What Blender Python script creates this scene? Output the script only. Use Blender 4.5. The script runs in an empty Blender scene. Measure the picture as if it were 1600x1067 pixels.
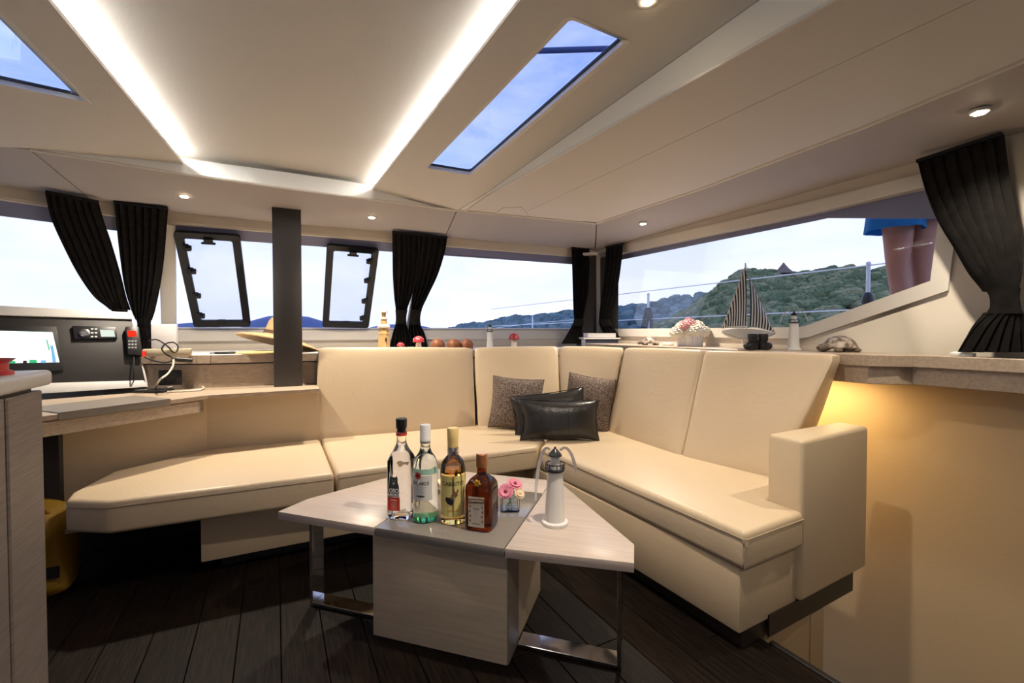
import bpy, bmesh, math, random
from mathutils import Vector as V, Matrix as M, noise
random.seed(7)
sc = bpy.context.scene
col = sc.collection
PI = math.pi

# ------------------------------------------------------------------ camera, sky, exposure
F, YAW, H, PITCH = 711.0, math.radians(27.5), 0.95, math.radians(1.3)
CAM = V((0, 0, H))
FW = V((math.sin(YAW)*math.cos(PITCH), math.cos(YAW)*math.cos(PITCH), -math.sin(PITCH)))
RT = V((math.cos(YAW), -math.sin(YAW), 0)); UP = RT.cross(FW)
cd = bpy.data.cameras.new('camera'); cam = bpy.data.objects.new('camera', cd); col.objects.link(cam)
cd.sensor_width = 36; cd.lens = F/1600*36; cd.clip_start = .02; cd.clip_end = 3000
cam.matrix_world = M(((RT.x, UP.x, -FW.x, 0), (RT.y, UP.y, -FW.y, 0), (RT.z, UP.z, -FW.z, H), (0, 0, 0, 1)))
sc.camera = cam
sc.view_settings.view_transform = 'Standard'
sc.view_settings.look = 'None'
sc.view_settings.gamma = 1
sc.view_settings.use_curve_mapping = False
sc.view_settings.exposure = 0.3
LED_POWER, SPOT_POWER, SKY_POWER, UNDER_POWER = 62.0, 52.0, 1.12, 7.0

w = bpy.data.worlds.new('dusk_sky'); sc.world = w; w.use_nodes = True
nt = w.node_tree; nt.nodes.clear()
def N(nt, t, **k):
    n = nt.nodes.new(t)
    for a, b in k.items():
        if a in n.inputs: n.inputs[a].default_value = b
        else: setattr(n, a, b)
    return n
tc = N(nt, 'ShaderNodeTexCoord'); sp = N(nt, 'ShaderNodeSeparateXYZ'); nt.links.new(tc.outputs['Generated'], sp.inputs[0])
rp = N(nt, 'ShaderNodeValToRGB'); nt.links.new(sp.outputs['Z'], rp.inputs[0])
els = rp.color_ramp.elements
els[0].position = 0.0; els[0].color = (.74, .77, .94, 1)
els[1].position = 1.0; els[1].color = (.15, .25, .62, 1)
for p, c in ((.14, (.69, .74, .94, 1)), (.28, (.55, .67, .98, 1)), (.55, (.32, .44, .90, 1))):
    e = els.new(p); e.color = c
mp = N(nt, 'ShaderNodeMapping'); mp.inputs['Scale'].default_value = (2.2, 2.2, 7); nt.links.new(tc.outputs['Generated'], mp.inputs[0])
no = N(nt, 'ShaderNodeTexNoise', Scale=1.7, Detail=6.0, Roughness=.6); nt.links.new(mp.outputs[0], no.inputs[0])
cr = N(nt, 'ShaderNodeValToRGB'); cr.color_ramp.elements[0].position = .42; cr.color_ramp.elements[1].position = .75
nt.links.new(no.outputs[0], cr.inputs[0])
mu = N(nt, 'ShaderNodeMath', operation='MULTIPLY'); mu.inputs[1].default_value = .75; nt.links.new(cr.outputs[0], mu.inputs[0])
mx = N(nt, 'ShaderNodeMixRGB'); mx.inputs[2].default_value = (.90, .90, .98, 1)
nt.links.new(mu.outputs[0], mx.inputs[0]); nt.links.new(rp.outputs[0], mx.inputs[1])
bg = N(nt, 'ShaderNodeBackground', Strength=SKY_POWER); nt.links.new(mx.outputs[0], bg.inputs[0])
wo = N(nt, 'ShaderNodeOutputWorld'); nt.links.new(bg.outputs[0], wo.inputs[0])

# ------------------------------------------------------------------ placing: a line of sight met with a plane of the room
def ray(x, y): return FW + RT*((x-800)/F) + UP*((533.5-y)/F)
def ZP(x, y, z): d = ray(x, y); return CAM + d*((z-H)/d.z)
def XP(x, y, v): d = ray(x, y); return CAM + d*(v/d.x)
def YP(x, y, v): d = ray(x, y); return CAM + d*(v/d.y)
def PL(x, y, p0, n): d = ray(x, y); return CAM + d*((V(p0)-CAM).dot(n)/d.dot(n))
def DP(x, y, dep): return CAM + ray(x, y)*dep
def depth(p): return (V(p)-CAM).dot(FW)

# ------------------------------------------------------------------ materials
MATS = {}
def mat(name, c, rough=.5, metal=0, c2=None, scale=8, stretch=(1, 1, 1), detail=4, bump=0, bscale=None, coat=0, emit=None, estr=0, spec=.5, vary=0, rot=0, ramp=(.35, .65)):
    m = bpy.data.materials.new(name); MATS[name] = m; m.use_nodes = True
    nt = m.node_tree; b = nt.nodes['Principled BSDF']
    b.inputs['Base Color'].default_value = (*c, 1); b.inputs['Roughness'].default_value = rough; b.inputs['Metallic'].default_value = metal
    b.inputs['Specular IOR Level'].default_value = spec
    b.inputs['Coat Weight'].default_value = coat
    if emit: b.inputs['Emission Color'].default_value = (*emit, 1); b.inputs['Emission Strength'].default_value = estr
    last = None
    if c2 or bump:
        t = N(nt, 'ShaderNodeTexCoord'); mp = N(nt, 'ShaderNodeMapping'); mp.inputs['Scale'].default_value = tuple(1/q for q in stretch) if rot else stretch; mp.inputs['Rotation'].default_value = (0, 0, rot)
        if rot: mp.vector_type = 'TEXTURE'
        nt.links.new(t.outputs['Object'], mp.inputs[0])
        n = N(nt, 'ShaderNodeTexNoise', Scale=scale, Detail=float(detail)); nt.links.new(mp.outputs[0], n.inputs[0])
        if c2:
            r = N(nt, 'ShaderNodeValToRGB'); r.color_ramp.elements[0].position = ramp[0]; r.color_ramp.elements[1].position = ramp[1]
            r.color_ramp.elements[0].color = (*c, 1); r.color_ramp.elements[1].color = (*c2, 1)
            nt.links.new(n.outputs[0], r.inputs[0]); last = r.outputs[0]; nt.links.new(last, b.inputs['Base Color'])
        if bump:
            n2 = n
            if bscale: n2 = N(nt, 'ShaderNodeTexNoise', Scale=float(bscale), Detail=3.0); nt.links.new(mp.outputs[0], n2.inputs[0])
            bp = N(nt, 'ShaderNodeBump', Strength=bump, Distance=.01); nt.links.new(n2.outputs[0], bp.inputs['Height']); nt.links.new(bp.outputs[0], b.inputs['Normal'])
    if vary:
        oi = N(nt, 'ShaderNodeObjectInfo'); hs = N(nt, 'ShaderNodeHueSaturation')
        mr = N(nt, 'ShaderNodeMapRange'); mr.inputs[3].default_value = 1-vary; mr.inputs[4].default_value = 1+vary
        nt.links.new(oi.outputs['Random'], mr.inputs[0]); nt.links.new(mr.outputs[0], hs.inputs['Value'])
        if last: nt.links.new(last, hs.inputs['Color'])
        else: hs.inputs['Color'].default_value = (*c, 1)
        nt.links.new(hs.outputs[0], b.inputs['Base Color'])
    return m
def glass(name, tint=(1, 1, 1), ior=1.45, refl=1.0, rough=0.0):
    # thin clear sheet: see-through, with a Fresnel reflection
    m = bpy.data.materials.new(name); MATS[name] = m; m.use_nodes = True; nt = m.node_tree; nt.nodes.clear()
    t = N(nt, 'ShaderNodeBsdfTransparent'); t.inputs[0].default_value = (*tint, 1)
    g = N(nt, 'ShaderNodeBsdfGlossy'); g.inputs['Roughness'].default_value = rough
    f = N(nt, 'ShaderNodeFresnel'); f.inputs[0].default_value = ior
    mu = N(nt, 'ShaderNodeMath', operation='MULTIPLY'); mu.inputs[1].default_value = refl
    s = N(nt, 'ShaderNodeMixShader'); o = N(nt, 'ShaderNodeOutputMaterial')
    nt.links.new(f.outputs[0], mu.inputs[0]); nt.links.new(mu.outputs[0], s.inputs[0]); nt.links.new(t.outputs[0], s.inputs[1]); nt.links.new(g.outputs[0], s.inputs[2]); nt.links.new(s.outputs[0], o.inputs[0])
    return m
def liquid(name, c, ior=1.36, rough=0):
    m = bpy.data.materials.new(name); MATS[name] = m; m.use_nodes = True; b = m.node_tree.nodes['Principled BSDF']
    b.inputs['Base Color'].default_value = (*c, 1); b.inputs['Transmission Weight'].default_value = 1; b.inputs['Roughness'].default_value = rough; b.inputs['IOR'].default_value = ior
    return m
def emis(name, c, s):
    m = bpy.data.materials.new(name); MATS[name] = m; m.use_nodes = True; nt = m.node_tree; nt.nodes.clear()
    e = N(nt, 'ShaderNodeEmission', Strength=s); e.inputs[0].default_value = (*c, 1); o = N(nt, 'ShaderNodeOutputMaterial'); nt.links.new(e.outputs[0], o.inputs[0])
    return m
leather = mat('cream_leather', (.62, .49, .33), .40, bump=.07, bscale=60, c2=(.65, .515, .35), scale=3)
baseleather = mat('cream_leather_base', (.58, .455, .30), .5, bump=.06, bscale=60)
seamm = mat('seam_thread', (.42, .33, .22), .6)
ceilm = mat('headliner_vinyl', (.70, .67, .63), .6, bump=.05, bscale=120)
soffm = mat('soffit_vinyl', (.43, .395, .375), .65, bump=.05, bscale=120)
whitem = mat('white_gelcoat', (.74, .70, .63), .38)
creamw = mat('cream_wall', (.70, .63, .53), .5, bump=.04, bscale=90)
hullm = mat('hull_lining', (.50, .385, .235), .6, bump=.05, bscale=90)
oak = mat('pale_oak', (.47, .37, .27), .45, c2=(.56, .45, .34), scale=9, stretch=(1.2, 1.2, 22), bump=.06)
oakx = mat('pale_oak_level', (.40, .31, .225), .42, c2=(.49, .385, .285), scale=4, stretch=(1.4, 26, 26), rot=math.radians(12), bump=.06)
tabm = mat('table_veneer', (.56, .47, .40), .3, c2=(.64, .55, .47), scale=6, stretch=(1.5, 14, 14), bump=.04)
pedm = mat('pedestal_veneer', (.52, .42, .29), .5, c2=(.60, .49, .35), scale=3, stretch=(1.6, 26, 34), rot=math.radians(-45), bump=.05)
greytop = mat('grey_lacquer', (.24, .215, .19), .12, coat=.3)
greywood = mat('grey_oak', (.22, .185, .155), .5, c2=(.27, .23, .19), scale=8, stretch=(3, 3, 30), rot=0, bump=.06)
floorm = mat('dark_plank', (.005, .0033, .0026),   .52, spec=.12, c2=(.019, .011, .007), scale=16, stretch=(9, .55, 1), bump=.10, vary=.28, ramp=(.38, .72))
slab = mat('floor_underlay', (.008, .006, .005), .7)
curt = mat('charcoal_cloth', (.018, .016, .015), .95, spec=.2, c2=(.027, .024, .022), scale=30, bump=.1, bscale=220)
pillarm = mat('charcoal_post', (.050, .045, .044), .5)
black = mat('black_plastic', (.012, .012, .014), .4)
blackm = mat('black_metal', (.008, .008, .010), .45, spec=.3)
paneld = mat('console_panel', (.022, .019, .018), .5, bump=.04, bscale=200)
whitep = mat('white_plastic', (.82, .80, .77), .32)
greyp = mat('grey_plastic', (.30, .30, .31), .4)
steel = mat('steel', (.6, .6, .62), .2, metal=1)
tintm = mat('window_frit', (.19, .20, .33), .5)  # frit band; blue of the reflected sky put into its colour
pane = glass('window_glass', (.97, .98, 1), refl=.12)
skyp = glass('skylight_glass', (.80, .86, 1), refl=.12)
clear = glass('clear_glass', (.97, .99, .98), 1.5, 1.0)
acryl = mat('polished_steel', (.72, .70, .67), .07, metal=1)
ledm = emis('led_strip', (1, .975, .92), LED_POWER)
lampm = emis('lamp_lens', (1, .80, .50), 60)
tweed = mat('tweed', (.085, .060, .048), .95, c2=(.26, .20, .165), scale=150, detail=2, bump=.6, ramp=(.42, .6))
bleather = mat('black_leather', (.018, .016, .015), .34, bump=.25, bscale=35)

# ------------------------------------------------------------------ mesh helpers
class MB:
    def __init__(s): s.bm = bmesh.new()
    def face(s, pts):
        return s.bm.faces.new([s.bm.verts.new(V(p)) for p in pts])
    def prism(s, pts, vec):
        vec = V(vec); a = [s.bm.verts.new(V(p)) for p in pts]; b = [s.bm.verts.new(V(p)+vec) for p in pts]
        n = len(a); s.bm.faces.new(a); s.bm.faces.new(b[::-1])
        for i in range(n): s.bm.faces.new((a[i], b[i], b[(i+1) % n], a[(i+1) % n]))
        return s
    def loft(s, A, B, cap=True):
        a = [s.bm.verts.new(V(p)) for p in A]; b = [s.bm.verts.new(V(p)) for p in B]; n = len(a)
        if cap: s.bm.faces.new(a); s.bm.faces.new(b[::-1])
        for i in range(n): s.bm.faces.new((a[i], b[i], b[(i+1) % n], a[(i+1) % n]))
        return s
    def box(s, x0, x1, y0, y1, z0, z1, m=None):
        P = [V(p) for p in ((x0, y0, z0), (x1, y0, z0), (x1, y1, z0), (x0, y1, z0))]; Q = [p+V((0, 0, z1-z0)) for p in P]
        if m: P = [m @ p for p in P]; Q = [m @ p for p in Q]
        return s.loft(P, Q)
    def bar(s, a, b, wdt, hgt, up=(0, 0, 1)):
        a, b = V(a), V(b); d = (b-a).normalized(); u = V(up); r = d.cross(u).normalized()*(wdt/2); u = r.cross(d).normalized()*(hgt/2)
        return s.loft([a-r-u, a+r-u, a+r+u, a-r+u], [b-r-u, b+r-u, b+r+u, b-r+u])
    def tube(s, pts, r, seg=8, closed=False):
        pts = [V(p) for p in pts]; n = len(pts); rs = r if isinstance(r, (list, tuple)) else [r]*n
        rings = []; up = V((0, 0, 1)); prev = None
        for i, p in enumerate(pts):
            d = (pts[(i+1) % n if closed else min(i+1, n-1)] - pts[(i-1) % n if closed else max(i-1, 0)]).normalized()
            if prev is None:
                x = d.cross(up)
                if x.length < .05: x = d.cross(V((1, 0, 0)))
            else: x = prev - d*prev.dot(d)
            x.normalize(); prev = x; y = d.cross(x)
            rings.append([s.bm.verts.new(p+(x*math.cos(2*PI*k/seg)+y*math.sin(2*PI*k/seg))*rs[i]) for k in range(seg)])
        for i in range(n if closed else n-1):
            a, b = rings[i], rings[(i+1) % n]
            for k in range(seg): s.bm.faces.new((a[k], a[(k+1) % seg], b[(k+1) % seg], b[k]))
        if not closed: s.bm.faces.new(rings[0][::-1]); s.bm.faces.new(rings[-1])
        return s
    def lathe(s, prof, seg=24, c=(0, 0, 0), m=None, sq=None):
        # sq = superellipse exponent for squarish sections
        c = V(c); rings = []
        for r, z in prof:
            if r < 1e-6: v = [c+V((0, 0, z))]
            else:
                v = []
                for k in range(seg):
                    t = 2*PI*(k+.5)/seg; ct, st = math.cos(t), math.sin(t)
                    q = 1.0
                    e = sq(z) if sq else 2
                    if e != 2: q = (abs(ct)**e+abs(st)**e)**(-1/e)
                    v.append(c+V((r*q*ct, r*q*st, z)))
            if m: v = [m @ p for p in v]
            rings.append([s.bm.verts.new(p) for p in v])
        for a, b in zip(rings, rings[1:]):
            if len(a) == 1 and len(b) == 1: continue
            if len(a) == 1:
                for k in range(seg): s.bm.faces.new((a[0], b[k], b[(k+1) % seg]))
            elif len(b) == 1:
                for k in range(seg): s.bm.faces.new((a[k], b[0], a[(k+1) % seg]))
            else:
                for k in range(seg): s.bm.faces.new((a[k], a[(k+1) % seg], b[(k+1) % seg], b[k]))
        if len(rings[0]) > 1: s.bm.faces.new(rings[0][::-1])
        if len(rings[-1]) > 1: s.bm.faces.new(rings[-1])
        return s
    def ball(s, c, r, sc=(1, 1, 1), u=16, v=10, m=None):
        mm = M.Translation(V(c)) @ M.Diagonal((*[r*q for q in sc], 1))
        if m: mm = m @ mm
        bmesh.ops.create_uvsphere(s.bm, u_segments=u, v_segments=v, radius=1, matrix=mm); return s
    def grid(s, fn, nu, nv, closed=False):
        g = [[s.bm.verts.new(fn(i/nu, j/nv)) for i in range(nu+(0 if closed else 1))] for j in range(nv+1)]
        L = nu if closed else nu
        for j in range(nv):
            for i in range(L):
                k = (i+1) % nu if closed else i+1
                s.bm.faces.new((g[j][i], g[j][k], g[j+1][k], g[j+1][i]))
        return s
    def puff(s, c8, r=.02, n=8, bulge=(0, 0, 0), nz=0, pinch=0):
        # rounded, slightly stuffed hexahedron; c8 = corners (x0y0z0, x1y0z0, x1y1z0, x0y1z0, then z1)
        c8 = [V(p) for p in c8]
        L = [(c8[1]-c8[0]).length, (c8[3]-c8[0]).length, (c8[4]-c8[0]).length]
        t = bmesh.new(); bmesh.ops.create_cube(t, size=2); bmesh.ops.subdivide_edges(t, edges=t.edges[:], cuts=n, use_grid_fill=True)
        mp = {}
        for v in t.verts:
            p = v.co.copy(); u = p.copy()
            if r > 0:
                rr = [min(2*r/l, .98) for l in L]
                # denser rings at the borders
                for k in range(3):
                    a = abs(u[k]); u[k] = math.copysign(1-(1-a)**1.35 if a < 1 else 1, u[k])
                q = V([max(-(1-rr[k]), min(1-rr[k], u[k])) for k in range(3)])
                d = V([(u[k]-q[k])/rr[k] for k in range(3)])
                if d.length > 1e-6:
                    e = max(abs(d[0]), abs(d[1]), abs(d[2])); d = d.normalized()*e
                u2 = V([q[k]+d[k]*rr[k] for k in range(3)])
            else: u2 = u
            for k in range(3):
                o = [i for i in range(3) if i != k]
                f = (1-u[o[0]]**2)*(1-u[o[1]]**2)
                u2[k] += u[k]*f*bulge[k]*2/L[k]
            if pinch:
                # thickness falls away to the rim (z), corners stick out
                f = (1-abs(u[0])**2.4)*(1-abs(u[1])**2.4); u2[2] *= .05+.95*f**.55
                a, b2 = u2[0], u2[1]
                u2[0] = a*(1-pinch*(1-b2*b2)); u2[1] = b2*(1-pinch*(1-a*a))
            x, y, z = [(u2[k]+1)/2 for k in range(3)]
            w8 = [(1-x)*(1-y)*(1-z), x*(1-y)*(1-z), x*y*(1-z), (1-x)*y*(1-z), (1-x)*(1-y)*z, x*(1-y)*z, x*y*z, (1-x)*y*z]
            P = V((0, 0, 0))
            for wv, cc in zip(w8, c8): P += cc*wv
            if nz: P += V((noise.noise(P*7+V((3, 0, 0))), noise.noise(P*7+V((0, 9, 0))), noise.noise(P*7+V((0, 0, 5)))))*nz
            mp[v] = s.bm.verts.new(P)
        for f in t.faces: s.bm.faces.new([mp[v] for v in f.verts])
        t.free(); return s
    def bevel(s, wd, seg=2, ang=25):
        bmesh.ops.remove_doubles(s.bm, verts=s.bm.verts[:], dist=1e-6)
        es = [e for e in s.bm.edges if len(e.link_faces) == 2 and e.calc_face_angle(0) > math.radians(ang)]
        bmesh.ops.bevel(s.bm, geom=es, offset=wd, segments=seg, affect='EDGES', profile=.5, clamp_overlap=True); return s
    def xf(s, m): bmesh.ops.transform(s.bm, matrix=m, verts=s.bm.verts[:]); return s
    def obj(s, name, m, parent=None, world=False, smooth=35, kind=None):
        if world and parent: bmesh.ops.translate(s.bm, vec=-parent_loc(parent), verts=s.bm.verts[:])
        bmesh.ops.recalc_face_normals(s.bm, faces=s.bm.faces[:])
        me = bpy.data.meshes.new(name); s.bm.to_mesh(me); s.bm.free()
        me.materials.append(m)
        if smooth:
            me.polygons.foreach_set('use_smooth', [True]*len(me.polygons)); me.set_sharp_from_angle(angle=math.radians(smooth))
        o = bpy.data.objects.new(name, me); col.objects.link(o)
        if parent: o.parent = parent
        if kind: o['kind'] = kind
        return o
def parent_loc(p):
    l = V((0, 0, 0))
    while p: l += V(p.location); p = p.parent
    return l
def tag(o, label, cat, group=None):
    o['label'] = label; o['category'] = cat
    if group: o['group'] = group
    return o
def thing(name, label, cat, loc=(0, 0, 0), rz=0, group=None):
    o = bpy.data.objects.new(name, None); col.objects.link(o); o.location = loc; o.rotation_euler = (0, 0, rz); o.empty_display_size = .05
    return tag(o, label, cat, group)
def dup(root, loc, rz=None, label=None, s=None):
    def cp(o, par):
        c = o.copy(); col.objects.link(c); c.parent = par
        for ch in o.children: cp(ch, c)
        return c
    r = cp(root, None); r.location = loc
    if rz is not None: r.rotation_euler = (0, 0, rz)
    if label: r['label'] = label
    if s: r.scale = (s, s, s)
    return r
def part(o, label): o['label'] = label; return o
def text(s, size, m, parent, mw, name='lettering', ext=.0004, bend=0, sx=1.0, bold=0.0):
    cu = bpy.data.curves.new(name, 'FONT'); cu.body = s; cu.size = size; cu.align_x = 'CENTER'; cu.align_y = 'CENTER'; cu.extrude = ext; cu.offset = bold
    t = bpy.data.objects.new('t', cu); col.objects.link(t)
    dg = bpy.context.evaluated_depsgraph_get(); me = bpy.data.meshes.new_from_object(t.evaluated_get(dg))
    bpy.data.objects.remove(t)
    for v in me.vertices:
        x, y, z = v.co; x *= sx
        if bend: a = x/bend; x, z = (bend+z)*math.sin(a), (bend+z)*math.cos(a)-bend
        v.co = mw @ V((x, y, z))
    me.materials.clear(); me.materials.append(m); me.name = name
    o = bpy.data.objects.new(name, me); col.objects.link(o); o.parent = parent
    return o
def line2(p, q, r, s):
    d1 = (q[0]-p[0], q[1]-p[1]); d2 = (s[0]-r[0], s[1]-r[1]); k = d1[0]*d2[1]-d1[1]*d2[0]
    t = ((r[0]-p[0])*d2[1]-(r[1]-p[1])*d2[0])/k; return (p[0]+d1[0]*t, p[1]+d1[1]*t)
def cat_rom(P, n):
    out = []
    for i in range(len(P)-1):
        p0, p1, p2, p3 = P[max(i-1, 0)], P[i], P[i+1], P[min(i+2, len(P)-1)]
        for k in range(n):
            t = k/n; out.append(.5*((2*p1)+(p2-p0)*t+(2*p0-5*p1+4*p2-p3)*t*t+(3*p1-p0-3*p2+p3)*t**3))
    out.append(P[-1]); return out

YB, XL = -1.9, -2.6          # aft end and port side of the saloon
ZS = 1.60                    # underside of the lower ceiling border

# ================================================================== STRUCTURE: floor
fl = MB().prism([(XL, YB, -.05), (1.34, YB, -.05), (1.34, .95, -.05), (1.75, .95, -.05), (1.75, 3.6, -.05), (XL, 3.6, -.05)], (0, 0, .038)).obj('floor', slab, kind='structure')
PW = .118
x = XL+.01; rowi = 0
while x < 1.33:
    x1 = min(x+PW, 1.325); y = YB + random.uniform(-1.0, -.1)
    while y < 2.6:
        y1 = y+random.uniform(1.1, 1.6); a, b = max(y, YB), min(y1, 2.6)
        if b-a > .05 and x1-x > .02: MB().box(x+.0012, x1-.0012, a+.0015, b-.0015, -.012, 0).bevel(.0012, 1).obj('plank', floorm, fl, smooth=0)
        y = y1
    x += PW
MB().box(1.326, 1.345, YB, .852, -.06, .004).bevel(.003, 1).obj('edge_strip', mat('dark_edge', (.012, .009, .008), .45), fl)

# stairwell down to the starboard hull, and the hull lining on that side
end = MB().box(1.346, 1.62, .875, .895, -1.3, .0).obj('wall_stairwell', mat('stair_panel', (.42, .31, .18), .5), kind='structure')
MB().box(1.585, 1.66, .872, .90, -1.3, .0).obj('end_post', MATS['stair_panel'], end)
low = MB().box(1.30, 2.6, YB, 2.66, -1.34, -1.30).obj('floor_lower', floorm, kind='structure')
MB().box(1.30, 1.335, YB, .86, -1.3, -.055).obj('wall_stair_side', MATS['stair_panel'], kind='structure')
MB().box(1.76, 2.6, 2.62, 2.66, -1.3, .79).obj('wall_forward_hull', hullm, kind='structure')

# ---- starboard wall: plane X = 2.19 + .057 (Y-.85)
WN = V((1, -.057, 0)).normalized(); W0 = V((2.19, .85, 1.0))
def WX(y): return 2.19+.057*(y-.85)
def RW(px, py, off=0.0): return PL(px, py, W0+WN*off, WN)
LZ = .862                                    # ledge height
GL = [(940, 514), (1249, 511), (1262, 508.5), (1397, 460), (1456, 439), (1469, 340), (1452, 292), (1260, 336), (972, 396), (940, 403)]
gp = [RW(*p) for p in GL]
cen = sum(gp, V())/len(gp)
def wall_ring(outer, inner, off, th, m, name, parent=None, kind=None):
    b = MB(); n = len(outer)
    for i in range(n):
        j = (i+1) % n
        b.loft([outer[i]+WN*off, outer[j]+WN*off, inner[j]+WN*off, inner[i]+WN*off], [p+WN*(off+th) for p in (outer[i], outer[j], inner[j], inner[i])])
    bmesh.ops.remove_doubles(b.bm, verts=b.bm.verts[:], dist=1e-5)
    return b.obj(name, m, parent, kind=kind, smooth=20)
# the wall with the window cut out: outer outline matched corner by corner with the opening
yA, yB2 = 3.03, YB
def wp(y, z): return V((WX(y), y, z))
outer = [wp(yA, .80), wp(gp[1].y, .80), wp(gp[2].y-.02, .80), wp(gp[3].y-.1, .80), wp(yB2, .80), wp(yB2, gp[5].z), wp(yB2, 1.66), wp(gp[7].y, 1.66), wp(gp[8].y, 1.66), wp(yA, 1.66)]
wr = wall_ring(outer, gp, 0, .06, creamw, 'wall_right', kind='structure')
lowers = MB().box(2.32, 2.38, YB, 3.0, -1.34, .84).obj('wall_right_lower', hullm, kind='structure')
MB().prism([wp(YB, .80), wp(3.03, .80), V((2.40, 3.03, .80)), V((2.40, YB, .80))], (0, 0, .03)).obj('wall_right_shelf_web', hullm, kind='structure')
# frame band around the opening
def grow(P, d, k=1.0):
    out = []
    n = len(P)
    for i in range(n):
        a, b, c = P[i-1], P[i], P[(i+1) % n]
        e1 = (b-a).normalized(); e2 = (c-b).normalized()
        n1 = WN.cross(e1); n2 = WN.cross(e2); nn = (n1+n2)
        nn = nn/max(.5, nn.dot(n1)) if nn.length > 1e-3 else n1
        if (b+nn*.01-cen).length < (b-cen).length: nn = -nn
        out.append(b+nn*d)
    return out
g1 = grow(gp, .055)
wn1 = wall_ring(g1, gp, -.012, .035, whitem, 'window_1', kind='structure')
MB().prism([p+WN*.045 for p in grow(gp, .02)], WN*.006).obj('pane', pane, wn1, smooth=0)
band = [RW(940, 403), RW(972, 396), RW(1260, 336), RW(1452, 292), RW(1469, 340), RW(1285, 339.5), RW(1260, 345), RW(971, 404), RW(940, 411)]
band = [p+WN*.034 for p in band]
part(MB().prism(band, WN*.006).obj('tint_band', tintm, wn1, smooth=0), 'opaque dark tinted band along the top of the pane')

# ---- forward wall with the raked windscreen
T = [(-2.75, 2.218), (-.518, 3.095), (.90, 3.031), (2.36, 2.966)]
RAKE = .50
def off(p, q, d):
    dx, dy = q[0]-p[0], q[1]-p[1]; l = math.hypot(dx, dy); return (p[0]-dy/l*d, p[1]+dx/l*d), (q[0]-dy/l*d, q[1]+dx/l*d)
def path_off(d):
    a, b = off(T[0], T[1], d); c, e = off(T[1], T[2], d); k = line2(a, b, c, e); f, g_ = off(T[2], T[3], d*.32); return [a, k, e, g_]
Bt = path_off(RAKE)
ZG0, ZG1 = .957, 1.54
nM = (V((*Bt[2], ZG0))-V((*Bt[1], ZG0))).cross(V((*T[1], ZG1))-V((*Bt[1], ZG0))).normalized()
nLf = (V((*Bt[1], ZG0))-V((*Bt[0], ZG0))).cross(V((*T[1], ZG1))-V((*Bt[1], ZG0))).normalized()
if nM.y < 0: nM = -nM
if nLf.y < 0: nLf = -nLf
PM = V((*T[1], ZG1)); 
def FG(px, py, o=0.0): return PL(px, py, PM+nM*o, nM)
def FL(px, py, o=0.0): return PL(px, py, PM+nLf*o, nLf)
wf = MB()
for a, b in ((0, 1), (1, 2), (2, 3)):
    i0 = path_off(.06)
    wf.loft([(*T[a], ZG1), (*T[b], ZG1), (*i0[b], ZG1), (*i0[a], ZG1)], [(*T[a], 1.70), (*T[b], 1.70), (*i0[b], 1.70), (*i0[a], 1.70)])
    # low wall under the glass
    i1, i2 = path_off(RAKE-.005), path_off(RAKE+.06)
    wf.loft([(*i1[a], -.05), (*i1[b], -.05), (*i2[b], -.05), (*i2[a], -.05)], [(*i1[a], ZG0), (*i1[b], ZG0), (*i2[b], ZG0), (*i2[a], ZG0)])
wfo = wf.obj('wall_front', creamw, kind='structure')
sl = MB()
for a, b in ((0, 1), (1, 2), (2, 3)):
    i1, i2 = path_off(RAKE-.03), path_off(RAKE-.006)
    sl.loft([(*i1[a], .886), (*i1[b], .886), (*i2[b], .886), (*i2[a], .886)], [(*i1[a], ZG0), (*i1[b], ZG0), (*i2[b], ZG0), (*i2[a], ZG0)])
sl.obj('trim_1', whitem, kind='structure')
def lerp2(p, q, t): return (p[0]+(q[0]-p[0])*t, p[1]+(q[1]-p[1])*t)
def gpt(seg, t, z):
    a, b = seg, seg+1; k = (z-ZG0)/(ZG1-ZG0); p = lerp2(Bt[a], Bt[b], t); q = lerp2(T[a], T[b], t); r = lerp2(p, q, k); return V((r[0], r[1], z))
def win(name, seg, t0, t1, zband):
    n = nM if seg else nLf
    fr = MB()
    for (ta, za, tb, zb) in ((t0, ZG0, t1, ZG0), (t0, ZG1, t1, ZG1)): fr.bar(gpt(seg, ta, za)+n*.012, gpt(seg, tb, zb)+n*.012, .02, .012, up=n)
    o = fr.obj(name, whitem, kind='structure')
    MB().prism([gpt(seg, t0, ZG0)+n*.02, gpt(seg, t1, ZG0)+n*.02, gpt(seg, t1, ZG1)+n*.02, gpt(seg, t0, ZG1)+n*.02], n*.006).obj('pane', pane, o, smooth=0)
    part(MB().prism([gpt(seg, t0, zband)+n*.012, gpt(seg, t1, zband)+n*.012, gpt(seg, t1, ZG1)+n*.012, gpt(seg, t0, ZG1)+n*.012], n*.006).obj('tint_band', tintm, o, smooth=0), 'opaque dark tinted band along the top of the pane')
    return o
zbm, zbl = FG(423, 381.5).z, FL(60, 347).z
win('window_2', 0, 0, 1, zbl); win('window_3', 1, 0, .995, zbm); win('window_4', 2, .005, .985, zbm)
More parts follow.
